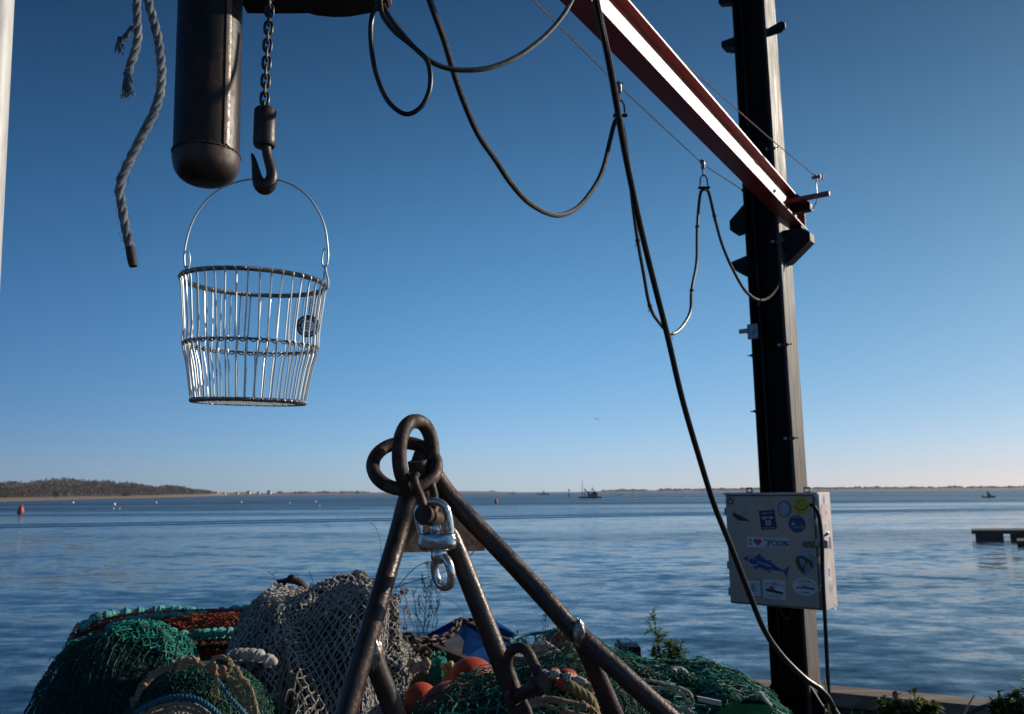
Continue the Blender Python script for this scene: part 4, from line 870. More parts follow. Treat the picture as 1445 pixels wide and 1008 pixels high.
m_ = MB(); m_.tube(circ(R1, z1), .0027, 6, closed=True); m_.tube([T((R1+.0025)*math.cos(2*math.pi*i/168), (R1+.0025)*math.sin(2*math.pi*i/168), z1-.004+.0032*math.sin(2*math.pi*i/4)) for i in range(168)], .0017, 5, closed=True); part('middle_hoop', m_, zinc_dark, t)
m_ = MB(); m_.tube(circ(R2, z2), .0040, 8, closed=True); m_.tube(circ(R2-.006, z2-.001), .0022, 6, closed=True); part('bottom_hoop', m_, zinc_dark, t)
m_ = MB()
for i in range(NW): wrapcoil(m_, R2, z2, .0044, .0013, 2*math.pi*(i+.1)/NW, 2*math.pi*(i+.85)/NW, 6, 6)
part('bottom_wrapping', m_, zinc_dark, t)
for i in range(NW):
    a = 2*math.pi*(i+.02)/NW; j = rnd.uniform(-.004, .004); ca, sa = math.cos(a), math.sin(a); a2 = a+rnd.uniform(-.012, .012)+.018; m_ = MB()
    tg = np.array([-sa, ca])
    pts = [T(R0*ca, R0*sa, .0045), T((R0+.004)*ca, (R0+.004)*sa, -.001), T((R0-.001)*ca, (R0-.001)*sa, -.012)]
    pts += [T((R0+(R1-R0)*k/4)*ca+tg[0]*j*k/4+rnd.uniform(-.0003, .0003), (R0+(R1-R0)*k/4)*sa+tg[1]*j*k/4, z1*k/4) for k in (1, 2, 3)]
    q0 = T((R1+.0035)*ca+tg[0]*j, (R1+.0035)*sa+tg[1]*j, z1+.006)
    pts += [q0, T((R1+.0035)*ca+tg[0]*(j+.002), (R1+.0035)*sa+tg[1]*(j+.002), z1-.002), T((R1-.0035)*ca+tg[0]*(j+.005), (R1-.0035)*sa+tg[1]*(j+.005), z1-.006), T((R1-.003)*ca+tg[0]*(j+.006), (R1-.003)*sa+tg[1]*(j+.006), z1+.004), T((R1+.0025)*ca+tg[0]*(j+.004), (R1+.0025)*sa+tg[1]*(j+.004), z1-.005)]
    c2, s2 = math.cos(a2), math.sin(a2)
    pts += [T((R1+(R2-R1)*k/3)*c2, (R1+(R2-R1)*k/3)*s2, z1+(z2-z1)*k/3-.003*(k < 3)) for k in (1, 2, 3)]+[T((R2-.012)*c2, (R2-.012)*s2, z2-.003)]
    m_.tube(cr(pts, 3), .0020, 6); part('side_wire', m_, zinc, t)
m_ = MB()
for k in range(-5, 6):
    x = k*.0215; y = math.sqrt(max(0, R2**2-x*x)); m_.tube([T(x, -y, z2-.003), T(x+.001, 0, z2-.0035), T(x, y, z2-.003)], .0016, 5); m_.tube([T(-y, x, z2-.001), T(0, x+.001, z2-.0005), T(y, x, z2-.001)], .0016, 5)
part('bottom_grid', m_, zinc, t)
bail = [P(x, y, 1.80) for x, y in ((260.5, 376), (260, 360), (262.5, 343), (268, 322), (279, 299), (295, 279), (316, 264), (340, 255.5), (366, 252.5), (392, 254), (416, 263), (436, 279), (450, 300), (458.5, 322), (462, 345), (463, 362), (461.5, 374))]
m_ = MB(); m_.tube(cr(bail, 6), .0024, 8)
m_.tube(cr([P(x, y, 1.8) for x, y in ((260.5, 376), (263, 380), (266.5, 376), (268, 366), (266.5, 357), (263.5, 354))], 5), .0019, 7)
m_.tube(cr([P(x, y, 1.8) for x, y in ((461.5, 374), (458.5, 378.5), (455, 373), (455, 362), (457, 353), (459, 351))], 5), .0019, 7)
part('bail', m_, zinc, t, sm=80)
for sx, pts in ((-1, ((264, 375), (261.5, 383), (256.5, 398), (256.5, 404), (260, 404), (263, 396), (266, 382), (265, 376))), (1, ((459.5, 374), (460, 384), (463, 396), (462, 407), (457, 408), (456.5, 400), (458, 384), (458.5, 376)))):
    m_ = MB(); m_.tube(cr([P(x, y, 1.8) for x, y in pts], 4), .0023, 7); part('bail_ear', m_, zinc, t)
# round tag inside the basket
tc_ = P(434.5, 460.5, 1.835); t = thing('round_tag', 'round dark blue tag with pale centre tied inside the wire basket', 'tag', tc_-UP*.027)
tx = nrm(np.array([1, .25, 0])); ty = nrm(np.cross(tx, UP)); ty = ty if ty[1] < 0 else -ty
m_ = MB(); m_.tube([tc_-ty*.0012, tc_+ty*.0012], .0268, 32); part('disc', m_, M('navy_tag', (.012, .014, .035), rough=.35), t, sm=30)
m_ = MB(); m_.tube([tc_+ty*.0013, tc_+ty*.0018], .0150, 24)
for a in range(28):
    b = a*6.2832/28; 
    if a % 7 == 0: continue
    c = tc_+ty*.0015+(tx*math.cos(b)+UP*math.sin(b))*.0205; m_.box(c, (.0022, .0006, .0035), tx*math.sin(b)-UP*math.cos(b), ty, tx*math.cos(b)+UP*math.sin(b))
part('printed_face', m_, M('pale_print', (.75, .77, .80)), t, sm=0)
m_ = MB()
for zz in (.006, .0, -.006): m_.box(tc_+ty*.002+UP*zz+tx*.001, (.014-abs(zz)*.5, .0006, .0022), tx, ty, UP)
m_.tube([tc_+ty*.002+tx*.009+UP*.016, tc_+ty*.002+tx*.009+UP*.016+ty*.001], .003, 10)
part('lettering', m_, M('tag_ink', (.02, .02, .04)), t, sm=0)
m_ = MB(); m_.rope(cr([tc_+UP*.017+ty*.003+tx*.007, tc_+UP*.04+tx*.003, tc_+UP*.065+tx*.006, P(436, 412, 1.88), P(440, 410, 1.90)], 6), .0016, .008, 2, 4); m_.rope(cr([tc_+UP*.017-ty*.003+tx*.007, tc_+UP*.045+tx*.014, P(441, 412, 1.89)], 6), .0016, .008, 2, 4); part('string', m_, M('pinkish_string', (.40, .27, .22)), t)

# ------------------------------------------------------------------ rope at the upper left, pale pole at the frame edge
t = thing('frayed_rope', 'faded blue twisted rope hanging at the upper left, one end frayed and one burnt', 'rope', P(187, 377, 1.5))
YR = 1.5
m_ = MB(); m_.rope(cr([P(x, y, YR) for x, y in ((196, -60), (203, -25), (210, 5), (217, 30), (223, 55), (227, 85), (228, 110), (225, 135), (217, 160), (205, 183), (194, 205), (183, 227), (174, 247), (169, 268), (172, 290), (176, 315), (181, 338), (184, 352))], 8), .0092, .078, 3, 9, jit=.10); part('long_strand', m_, ropeblue, t, sm=60)
m_ = MB(); m_.tube([P(183.5, 349, YR), P(185, 358, YR), P(187, 370, YR), P(188.3, 376, YR)], [.0088, .0092, .0088, .0075], 14); part('burnt_end', m_, tape, t)
m_ = MB(); m_.rope(cr([P(x, y, YR+.015) for x, y in ((199, -60), (196, -25), (193, 5), (194, 30), (195, 50), (191, 72), (184, 92), (180, 108))], 8), .0086, .078, 3, 9, jit=.14); part('short_strand', m_, ropeblue, t, sm=60)
m_ = MB()
def fray(mb, base, dirpx, n, L, r=.0007, spread=6, Y=YR):
    for k in range(n):
        x, y = base; x += rnd.uniform(-4, 4); pts = [P(x, y, Y+rnd.uniform(-.008, .01))]; vx, vy = dirpx[0]+rnd.uniform(-1, 1)*spread*.035, dirpx[1]
        l = L*rnd.uniform(.5, 1.1)
        for q in range(5): x += vx*l/5+rnd.uniform(-1, 1)*spread*.16; y += vy*l/5; pts.append(P(x, y, Y+rnd.uniform(-.006, .01)))
        mb.tube(cr(pts, 3), r*rnd.uniform(.7, 1.5), 4)
fray(m_, (181, 96), (.0, 1), 70, 40); fray(m_, (180, 118), (-.1, 1), 16, 22, spread=12)
fray(m_, (188, 36), (-.65, 1), 40, 30, spread=3); fray(m_, (170, 52), (-.05, 1), 30, 24, spread=4)
part('frayed_end', m_, ropefray, t, sm=0)
m_ = MB()
for q in cr([P(x, y, YR) for x, y in ((203, -25), (217, 30), (227, 85), (225, 135), (205, 183), (183, 227), (169, 268), (176, 315), (184, 352))], 26):
    d = np.array([rnd.gauss(0, 1), rnd.gauss(0, 1), rnd.gauss(0, 1)]); d = nrm(d); b = q+d*.0085; m_.tube([b, b+d*.004+UP*rnd.uniform(-.004, .004), b+d*rnd.uniform(.005, .010)+np.array([0, 0, rnd.uniform(-.008, .004)])], .00035, 3)
part('loose_fibres', m_, ropeblue, t, sm=0)
pa, pb = P(16, 0, 1.25), P(-1, 330, 1.25); pdv = nrm(pb-pa); pn = np.array([pdv[2], 0, -pdv[0]]); pn = pn if pn[0] < 0 else -pn
m_ = MB(); a0 = pa-pdv*.6+pn*.03; m_.tube([a0, a0+pdv*2.75], .03, 24); m_.tube([a0-pdv*.002, a0+pdv*.03], .034, 24)
solo('steel_pole', m_, white_post, 'pale steel pole just inside the left edge of the frame', 'pole')

# ------------------------------------------------------------------ dredge frame with rings, shackle and swivel
t = thing('dredge_frame', 'brown welded steel tube frame of a shellfish dredge standing apex up', 'frame', (P(600, 1008, 1.5)*np.array([1, 1, 0])))
m1 = 1.6/FPX
def leg(mb, pts, r, n=20, ext=1.0):
    mb.tube(pts, r, n)
def down(a, b, zend=.0): return a+(b-a)*((a[2]-zend)/(a[2]-b[2]))
AL = P(586, 668, 1.60); BLg = P(484, 1022, 1.40)
m_ = MB(); m_.tube(cr([AL, P(572, 715, 1.59), P(556, 775, 1.56), BLg, down(AL, BLg, 0)], 6), .0188, 22); part('leg', m_, rust_pipe, t, sm=80)
AR = P(603, 655, 1.63); mid = P(804, 884, 1.60); BR = P(955, 1022, 1.56)
m_ = MB(); m_.tube(cr([AR, P(640, 707, 1.63), P(725, 797, 1.62), P(780, 857, 1.605), mid, P(845, 921, 1.59), BR, down(mid, BR, 0)], 6), .0186, 22); part('leg', m_, rust_pipe, t, sm=80)
AM = P(612, 700, 1.67); BM = P(741, 1022, 1.67)
m_ = MB(); m_.tube([AM, P(650, 790, 1.67), BM, down(AM, BM, 0)], .0200, 22); part('leg', m_, rust_pipe, t)
a, b = P(527, 930, 1.475), P(563, 1022, 1.50); m_ = MB(); m_.tube([a, b, down(a, b, 0)], .0182, 20); part('brace', m_, rust_dark, t)
a, b = P(813, 885, 1.60), P(873, 1022, 1.64); m_ = MB(); m_.tube([a, b, down(a, b, 0)], .0178, 20); part('brace', m_, rust_pipe, t)
def blob(mb, c, sc, seed, ax_=(0, 0)):
    mb.sphere(c, 1, 30, 20, sc=sc, fn=lambda d: 1+.30*mn.noise(Vector((d[0]*260+seed, d[1]*260, d[2]*90)))+.10*mn.noise(Vector((d[0]*700, d[1]*700, d[2]*500))))
m_ = MB(); blob(m_, P(529, 922, 1.462), (.0125, .010, .027), 3); part('weld_bead', m_, weld, t, sm=80)
m_ = MB(); blob(m_, P(817, 893, 1.584), (.0115, .0095, .024), 9); part('weld_bead', m_, weld, t, sm=80)
m_ = MB(); m_.prism([P(x, y, 1.60+(x-566)/118*.09) for x, y in ((572, 690), (640, 690), (684, 774), (684, 777.5), (566, 780), (562, 775))], (0, .008, 0)); part('gusset_plate', m_, M('rusty_plate', (.11, .08, .068), (.05, .028, .02), 55, .42, .62, .6, .75, .2, .0008, 120), t, sm=0)
# apex fitting
m_ = MB(); m_.sphere(P(598, 668, 1.625), 1, 20, 14, sc=(.030, .022, .052), fn=lambda d: 1+.12*mn.noise(Vector(d)*60)); m_.tube([P(589, 650, 1.60), P(600, 712, 1.62)], .020, 16); part('apex_fitting', m_, rust_heavy, t, sm=80)
def torus(mb, c, e1, e2, a, b, r, n=48, k=14, p=1.0):
    e1, e2 = nrm(e1), nrm(e2); pts = []
    for i in range(n):
        q = 2*math.pi*i/n; x, y = math.cos(q), math.sin(q); pts.append(c+e1*a*np.sign(x)*abs(x)**p+e2*b*np.sign(y)*abs(y)**p)
    mb.tube(pts, r, k, closed=True)
c1 = P(587.5, 642, 1.575); ph = math.radians(58)
m_ = MB(); torus(m_, c1, np.array([math.cos(ph), math.sin(ph), .03]), np.array([-.02, 0.04, 1]), .052, .0665, .0145, p=.92); solo('oval_ring', m_, rust_heavy, 'upright rusty oval ring, the topmost ring on the frame', 'ring', sm=80)
c2 = P(571.5, 657, 1.590); m_ = MB(); torus(m_, c2, np.array([1, 0.12, -.13]), np.array([.06, .66, .76]), .0625, .0615, .0133); solo('round_ring', m_, rust_heavy, 'rusty round ring hanging tilted through the apex beside the oval ring', 'ring', sm=80)
t = thing('small_shackle', 'small rusty shackle joining the rings to the galvanised swivel', 'shackle', P(600, 737, 1.53))
m_ = MB(); m_.tube(cr([P(588, 668, 1.535), P(584.5, 674, 1.53), P(586, 684, 1.525), P(594, 704, 1.52), P(600, 722, 1.52)], 5), [.0085]*11+[.009]*10, 12); m_.tube(cr([P(609, 684, 1.57), P(613, 700, 1.56), P(614, 716, 1.55), P(610, 726, 1.54)], 5), .008, 12); part('bow', m_, rust_heavy, t, sm=80)
m_ = MB(); a, b = P(598, 726, 1.505), P(616, 733, 1.57); m_.tube([a-(b-a)*.05, a+(b-a)*.3, a+(b-a)*.31, b], [.0175, .0175, .0155, .0155], 18); part('pin', m_, rust_heavy, t)
t = thing('swivel', 'shiny galvanised swivel hanging below the rusty shackle', 'swivel', P(627, 833, 1.52))
YS = 1.528
m_ = MB(); m_.tube(cr([P(x, y, YS) for x, y in ((597, 764), (593, 748), (589.5, 728), (592, 715), (602, 708.5), (615, 708), (625, 712.5), (631, 722), (634.5, 740), (635.5, 760))], 6), .0077, 14); part('bow', m_, zinc_swivel, t, sm=80)
m_ = MB(); ctr = P(617, 764, YS); m_.sphere(ctr, 1, 36, 24, sc=(.0365, .0165, .0175), fn=lambda d: (max(abs(d[0]/.0365), abs(d[1]/.0165), abs(d[2]/.0175))**-.55)*(1+.09*mn.noise(Vector(d)*140))*(1-.10*math.exp(-(d[0]/.006)**2))); part('yoke', m_, zinc_swivel, t, sm=80)
m_ = MB(); a = P(612.5, 741, YS); b = P(620, 778, YS); m_.lathe([(.004, 0), (.0115, .0), (.0125, .003), (.0125, .014), (.0095, .018), (.0095, .05)], a, 20, axis=nrm(b-a)); part('stud', m_, zinc_swivel, t)
m_ = MB(); dl = nrm(P(629, 833, YS)-P(618, 776, YS)); e_ = np.array([.62, -.5, 0]); e_ = nrm(e_-dl*(e_@dl)); c_ = P(625, 807, YS)
torus(m_, c_, e_, dl, .0205, .0275, .0082, n=40, p=.88); m_.sphere(P(619, 783, YS), 1, 18, 12, sc=(.015, .0125, .019), fn=lambda d: 1+.1*mn.noise(Vector(d)*150)); part('lower_eye', m_, zinc_swivel, t, sm=80)
# big shackle on the middle leg
LSY = .12
t = thing('large_shackle', 'large rusty shackle with thick bolt hanging on the middle leg of the frame', 'shackle', P(740, 1000, 1.52))
m_ = MB(); m_.tube(cr([P(x, y, Y) for x, y, Y in ((733, 985, 1.645), (724, 966, 1.645), (717.5, 945, 1.645), (717, 928, 1.640), (724, 917, 1.635), (735, 914, 1.625), (745, 921, 1.615), (752, 934, 1.605), (759, 950, 1.595), (764, 966, 1.595))], 6), .0102, 14); part('bow', m_, rust_heavy, t, sm=80)
m_ = MB(); a, b = P(727, 984, 1.645), P(770, 962, 1.575); m_.tube([a, a+(b-a)*.72], .0125, 14); d_ = nrm(b-a)
m_.lathe([(.002, 0), (.019, .0), (.021, .003), (.021, .022), (.018, .026), (.002, .026)], a+(b-a)*.70, 6, axis=d_); m_.lathe([(.0, -.012), (.02, -.01), (.02, .008), (.0, .01)], a, 12, axis=d_); part('bolt', m_, rust_heavy, t, sm=30)
m_ = MB(); m_.tube(cr([P(738, 990, 1.630), P(744, 1002, 1.625), P(748, 1018, 1.625), P(750, 1040, 1.625)], 5), .0085, 12); solo('rusty_rod', m_, rust_heavy, 'short rusty rod below the large shackle at the bottom edge', 'rod')

# ------------------------------------------------------------------ heaps of netting
def loaf(outl, Yc, df, flare=.12, amp=.05, fq=2.2, seed=0, db=.5, pw=.75, ridge=.0, rdir=(1, .4)):
    O = np.array([P(x, y, Yc) for x, y in outl]); O = np.array(cr(O, 6)); d = np.concatenate([[0], np.cumsum(np.linalg.norm(np.diff(O, axis=0), axis=1))]); L = d[-1]
    xc = (O[:, 0].min()+O[:, 0].max())/2; zm = O[:, 2].max()
    def Sf(s, t, lift=0.0):
        s = np.clip(np.asarray(s, float), 0, 1); t = np.asarray(t, float); ox = np.interp(s*L, d, O[:, 0]); oz = np.maximum(np.interp(s*L, d, O[:, 2]), 0.0)
        a = t*math.pi/2; ca, sa = np.cos(a), np.sin(a); dd = np.where(ca > 0, df, db)
        x = xc+(ox-xc)*(1+flare*np.abs(ca)); y = Yc-dd*ca; z = oz*np.abs(sa)**pw
        q = np.stack([x, y, z], -1); c = np.array([xc, Yc, zm*.35]); nn = q-c; nn[..., 0] *= .8; nn /= np.linalg.norm(nn, axis=-1, keepdims=True)+1e-9
        sh = q.shape[:-1]; fl = q.reshape(-1, 3); S1 = s.reshape(-1); T1 = t.reshape(-1); D = np.empty(len(fl))
        for i, p in enumerate(fl):
            v = Vector((p[0]*fq+seed, p[1]*fq*.6, p[2]*fq*.8))
            n1 = mn.noise(v); n2 = mn.noise(v*2.3+Vector((5, 1, 2)))
            w = 0
            if ridge:
                u = (p[0]*rdir[0]+p[2]*rdir[1])*fq*1.7+n1*1.1+seed
                w = ridge*(1-abs(math.sin(u*2.1)))**1.6
            D[i] = amp*(n1+.45*n2)+w
        env = np.clip(np.sin(np.clip(S1, 0, 1)*math.pi)*2.5, .15, 1)
        topk = 1-.82*np.exp(-((T1-1)/.15)**2)
        D = D*env*topk+lift
        return (fl+nn.reshape(-1, 3)*D[:, None]).reshape(*sh, 3)
    return Sf, L, Yc, df
def core(Sf, mb, n=70, m=40, t1=1.7, lift=-.02, mi=0):
    s, t = np.meshgrid(np.linspace(0, 1, n), np.linspace(0.02, t1, m), indexing='ij'); mb.grid(Sf(s, t, lift), mi)
def netting(Sf, mb, L, H, cell, r, t0=.02, t1=1.35, s0=0, s1=1, lift=0.0, jit=.18, mi=0, miss=0.0, square=False, knots=True, hang=0.0):
    """diamond mesh over the surface"""
    ns = max(2, int(L*(s1-s0)/cell)); nt = max(2, int(H*(t1-t0)/(cell*(1.0 if square else .62))))
    I, J = np.meshgrid(np.arange(ns+1), np.arange(nt+1), indexing='ij')
    off = 0 if square else (J % 2)*.5
    s = s0+(s1-s0)*(I+off+RS.uniform(-jit, jit, I.shape))/(ns+.5); t = t0+(t1-t0)*(J+RS.uniform(-jit, jit, I.shape))/nt
    N = Sf(s, t, lift)+RS.normal(0, cell*.06, I.shape+(3,))
    A, B = [], []
    def addp(i0, j0, i1, j1): A.append(N[i0, j0]); B.append(N[i1, j1])
    for j in range(nt):
        for i in range(ns+1):
            if miss and rnd.random() < miss: continue
            if square:
                addp(i, j, i, j+1)
                if i < ns: addp(i, j, i+1, j)
            else:
                addp(i, j, i, j+1); k = i-1 if j % 2 == 0 else i+1
                if 0 <= k <= ns: addp(i, j, k, j+1)
    A = np.array(A); B = np.array(B)
    if hang:   # slack twine: bend every bar
        Mx = (A+B)/2+RS.normal(0, hang, A.shape)-UP*hang*.8; A, B = np.concatenate([A, Mx]), np.concatenate([Mx, B])
    mb.edges(A, B, r, 4, mi)
    if knots:
        k = N.reshape(-1, 3); d = RS.normal(size=k.shape); d /= np.linalg.norm(d, axis=1, keepdims=True); mb.edges(k-d*r*1.3, k+d*r*1.3, r*1.75, 4, mi)
def squiggles(Sf, mb, n, s0, s1, t0, t1, L, r, mi=0, lift=(.0, .03)):
    """short curled lengths of loose twine lying on the heap"""
    A, B = [], []
    for k in range(n):
        s, t = rnd.uniform(s0, s1), rnd.uniform(t0, t1); m = 7; ss = [s]; tt = [t]; a = rnd.uniform(0, 6.28); cv = rnd.uniform(-1.2, 1.2)
        for i in range(m-1): a += cv+rnd.uniform(-.5, .5); ss.append(ss[-1]+math.cos(a)*L/m*.7); tt.append(tt[-1]+math.sin(a)*L/m)
        q = Sf(np.array(ss), np.array(tt), rnd.uniform(*lift)); q = q+RS.normal(0, .004, q.shape)
        A.append(q[:-1]); B.append(q[1:])
    mb.edges(np.concatenate(A), np.concatenate(B), r, 4, mi)
def bunch(Sf, path, r, cell, tw, mat_, parent, name='net_fold', coremat=None, lift=.02):
    """a gathered roll of netting lying over the heap"""
    pts = cr([Sf(np.array([a]), np.array([b]), lift)[0] for a, b in path], 8); Tn, Nn, Bn = frames(pts); n = len(pts); L = sum(np.linalg.norm(pts[i+1]-pts[i]) for i in range(n-1))
    ph0 = rnd.uniform(0, 9)
    def F(s, t, lift=0):
        s = np.asarray(s, float); t = np.asarray(t, float); out = np.empty(s.shape+(3,))
        for ix in np.ndindex(s.shape):
            x = min(max(s[ix], 0), 1)*(n-1); i = min(int(x), n-2); f_ = x-i; c = pts[i]*(1-f_)+pts[i+1]*f_; a = t[ix]*2*math.pi
            rr_ = (r*(.72+.45*mn.noise(Vector((x*.55+ph0, math.cos(a)*.9, math.sin(a)*.9))))+lift)*(.35+.65*math.sin(math.pi*min(1, max(0, s[ix]*.92+.04)))**.5)
            out[ix] = c+(Nn[i]*math.cos(a)+Bn[i]*math.sin(a))*rr_
        return out
    m_ = MB(); s_, t_ = np.meshgrid(np.linspace(0, 1, 30), np.linspace(0, 1, 14), indexing='ij'); m_.grid(F(s_, t_, -.006)); 
    o1 = part(name, m_, coremat, parent)
    m_ = MB(); netting(F, m_, L, 2*math.pi*r, cell, tw, t0=0, t1=1, jit=.25, hang=tw*1.2)
    part('twine', m_, mat_, o1, sm=0)
def strays(Sf, mb, n, r, s0=.1, s1=.9, t0=.3, t1=1.05, L=.08):
    for k in range(n):
        q = Sf(np.array([rnd.uniform(s0, s1)]), np.array([rnd.uniform(t0, t1)]), .005)[0]; d = nrm([rnd.gauss(0, 1), -abs(rnd.gauss(.3, .6)), rnd.gauss(.1, .7)]); l = L*rnd.uniform(.4, 1.2)
        mb.tube(cr([q, q+d*l*.4, q+d*l*.7-UP*l*.2, q+d*l*.85-UP*l*.6], 3), r*rnd.uniform(.7, 1.1), 4)
def corkrope(pts, r, matA, name, parent, lab=None, gap=.05, matB=None):
    """rope wound with lumpy wraps of twine"""
    c = cr(pts, 8); m_ = MB(); m_.rope(c, r*.6, r*3.2, 3, 6); o1 = part(name, m_, matB or matA, parent, lab, sm=60)
    d = [0]
    for i in range(1, len(c)): d.append(d[-1]+np.linalg.norm(c[i]-c[i-1]))
    x = 0; m_ = MB(); arr = np.array(c)
    while x < d[-1]:
        q = np.array([np.interp(x, d, arr[:, k]) for k in range(3)]); q2 = np.array([np.interp(x+.005, d, arr[:, k]) for k in range(3)]); T_ = nrm(q2-q)
        ln = rnd.uniform(.5, 1.1)*gap; a_ = q; b_ = q+T_*ln
        prof_ = [(r*.55, 0), (r*rnd.uniform(.85, 1.15), ln*.25), (r*rnd.uniform(.95, 1.25), ln*.55), (r*.8, ln*.85), (r*.5, ln)]
        m_.lathe(prof_, a_, 9, axis=nrm(T_+np.array([rnd.uniform(-.15, .15) for _ in range(3)])))
        for _ in range(2): # twine turns
            h = rnd.uniform(.2, .8)*ln; e1 = nrm(np.cross(T_, [.3, .5, .8])); e2 = np.cross(T_, e1); torus(m_, q+T_*h, e1+T_*rnd.uniform(-.3, .3), e2, r*1.08, r*1.08, r*.22, 12, 5)
        x += ln*rnd.uniform(1.0, 1.35)
    part('twine_wraps', m_, matA, o1, sm=70)
    return o1

# green net heap, far left
ol = [(58, 1240), (62, 1060), (64, 997), (70, 957), (84, 927), (108, 908), (140, 896), (172, 888), (198, 886), (220, 893), (238, 906), (252, 915), (262, 962), (285, 1010), (300, 1200)]
Sf, L, Yc, df = loaf(ol, 3.55, .42, -.13, .045, 2.6, 1.0, ridge=.03)
t = thing('green_net_heap', 'green fishing net, darkened in colour for shade, bundled in a rounded heap at the far left', 'fishing net', (P(150, 1008, 3.5)*np.array([1, 1, 0])))
m_ = MB(); core(Sf, m_, lift=-.035); part('shade_core', m_, dark_core, t)  # dark lump whose colour gives the shade inside the net
m_ = MB(); netting(Sf, m_, L, .9, .034, .0016, t0=.05, t1=1.4, jit=.12, square=True, lift=.010, hang=.002); netting(Sf, m_, L, .9, .032, .0012, t0=.05, t1=1.4, jit=.25, square=True, lift=-.012); netting(Sf, m_, L, .9, .030, .0012, t0=.75, t1=1.3, jit=.3, square=True, lift=.0); strays(Sf, m_, 60, .0013)
part('netting', m_, g_net, t, sm=0)
m_ = MB(); netting(Sf, m_, L, .9, .040, .0024, t0=.78, t1=1.25, s0=.50, s1=.74, lift=.020, jit=.2, hang=.004); squiggles(Sf, m_, 60, .22, .72, .82, 1.1, .12, .0016, lift=(.0, .02)); part('bright_fold', m_, g_net2, t, 'brighter green fold along the top, sunlight put into its colour', sm=0)  # lighter twine colour gives the sunlit top

bunch(Sf, ((.50, 1.0), (.58, .93), (.66, .86), (.74, .78)), .045, .026, .0019, g_net2, t, 'gathered_fold', dark_core, .01)
bunch(Sf, ((.30, .98), (.26, .8), (.24, .55), (.25, .25)), .045, .030, .0016, g_net, t, 'gathered_fold', dark_core, .0)

# orange net heap with teal rope edges, behind
ol = [(100, 1180), (112, 900), (122, 884), (150, 872), (185, 866), (230, 863), (290, 861), (340, 861), (400, 866), (430, 900), (440, 1180)]
Sf, L, Yc, df = loaf(ol, 4.35, .30, .05, .03, 2.2, 4.0)
t = thing('orange_net_heap', 'rust orange net heap edged with teal rope behind the green and grey nets', 'fishing net', (P(260, 1008, 4.35)*np.array([1, 1, 0])))
m_ = MB(); core(Sf, m_, lift=-.02); part('shade_core', m_, rust_core, t)
Sf2, L2, _, _ = loaf([(180, 1150), (190, 930), (205, 895), (232, 878), (270, 872), (310, 870), (350, 871), (372, 890), (380, 1150)], 4.10, .30, .05, .02, 3, 2)
m_ = MB(); core(Sf2, m_, lift=-.012); part('shade_core', m_, rust_core, t)
m_ = MB(); netting(Sf2, m_, L2, .9, .016, .0030, t0=.5, t1=1.3, jit=.3, lift=.0, hang=.003); netting(Sf, m_, L, .9, .03, .002, t0=.6, t1=1.2, jit=.3); squiggles(Sf2, m_, 500, .2, .9, .8, 1.1, .10, .003, lift=(0, .012)); part('netting', m_, orange_net, t, sm=0)
corkrope([P(x, y, Y) for x, y, Y in ((114, 888, 4.2), (128, 875, 4.3), (160, 866, 4.4), (205, 862, 4.5), (255, 861, 4.55), (290, 866, 4.55))], .020, teal_rope, 'head_rope', t, gap=.09)
corkrope([P(x, y, Y) for x, y, Y in ((150, 886, 4.1), (190, 873, 4.15), (240, 868, 4.2), (280, 867, 4.3), (320, 861, 4.45), (350, 858, 4.5))], .016, teal_rope, 'head_rope', t, gap=.07)
corkrope([P(x, y, Y) for x, y, Y in ((240, 893, 3.95), (262, 897, 3.9), (290, 895, 3.85), (320, 893, 3.8), (345, 896, 3.75))], .020, teal_rope, 'foot_rope', t, gap=.07, matB=grey_net)
corkrope([P(x, y, Y) for x, y, Y in ((238, 905, 4.0), (262, 909, 3.95), (300, 912, 3.9), (340, 908, 3.85))], .016, rust_core, 'foot_rope', t, gap=.06, matB=rust_core)

# grey net heap
ol = [(336, 1260), (344, 1040), (346, 969), (342, 924), (346, 895), (354, 873), (374, 857), (402, 851), (430, 847), (452, 837), (474, 825), (498, 820), (518, 821), (536, 827), (546, 843), (552, 867), (558, 897), (566, 914), (572, 934), (568, 967), (556, 999), (548, 1060), (550, 1260)]
Sf, L, Yc, df = loaf(ol, 3.30, .46, -.10, .07, 2.2, 7.3, ridge=.10, rdir=(1, .55))
t = thing('grey_net_heap', 'large heap of knotted grey white net standing left of the steel frame', 'fishing net', (P(450, 1008, 3.3)*np.array([1, 1, 0])))
m_ = MB(); core(Sf, m_, 90, 50, lift=-.030); part('shade_core', m_, grey_core, t)
m_ = MB(); netting(Sf, m_, L, .95, .031, .0031, t0=.05, t1=1.4, jit=.18, lift=.006, hang=.002); netting(Sf, m_, L, .95, .034, .0024, t0=.05, t1=1.35, jit=.3, lift=-.016, hang=.003)
netting(Sf, m_, L, .95, .030, .0030, t0=.72, t1=1.3, jit=.3, lift=.016, hang=.003); strays(Sf, m_, 60, .0022)
part('netting', m_, grey_net, t, sm=0)
m_ = MB(); netting(Sf, m_, L, .95, .030, .0034, t0=.40, t1=1.15, s0=.20, s1=.45, jit=.3, lift=.034, hang=.004); part('upper_fold', m_, grey_net, t, sm=0)
for pth in (((.55, 1.02), (.50, .9), (.46, .76), (.44, .6), (.45, .42), (.48, .22)), ((.60, 1.0), (.66, .85), (.70, .66), (.71, .45), (.70, .2)), ((.30, .80), (.33, .70), (.37, .6), (.38, .46), (.36, .3))):
    bunch(Sf, pth, .050, .028, .0029, grey_net, t, 'gathered_fold', grey_core)
corkrope([P(x, y, Y) for x, y, Y in ((324, 927, 2.95), (338, 924, 2.85), (352, 924, 2.8), (366, 926, 2.76), (377, 931, 2.74))], .017, grey_net, 'float_line', t, 'lumpy grey rope with teal bands', gap=.05, matB=teal_rope)

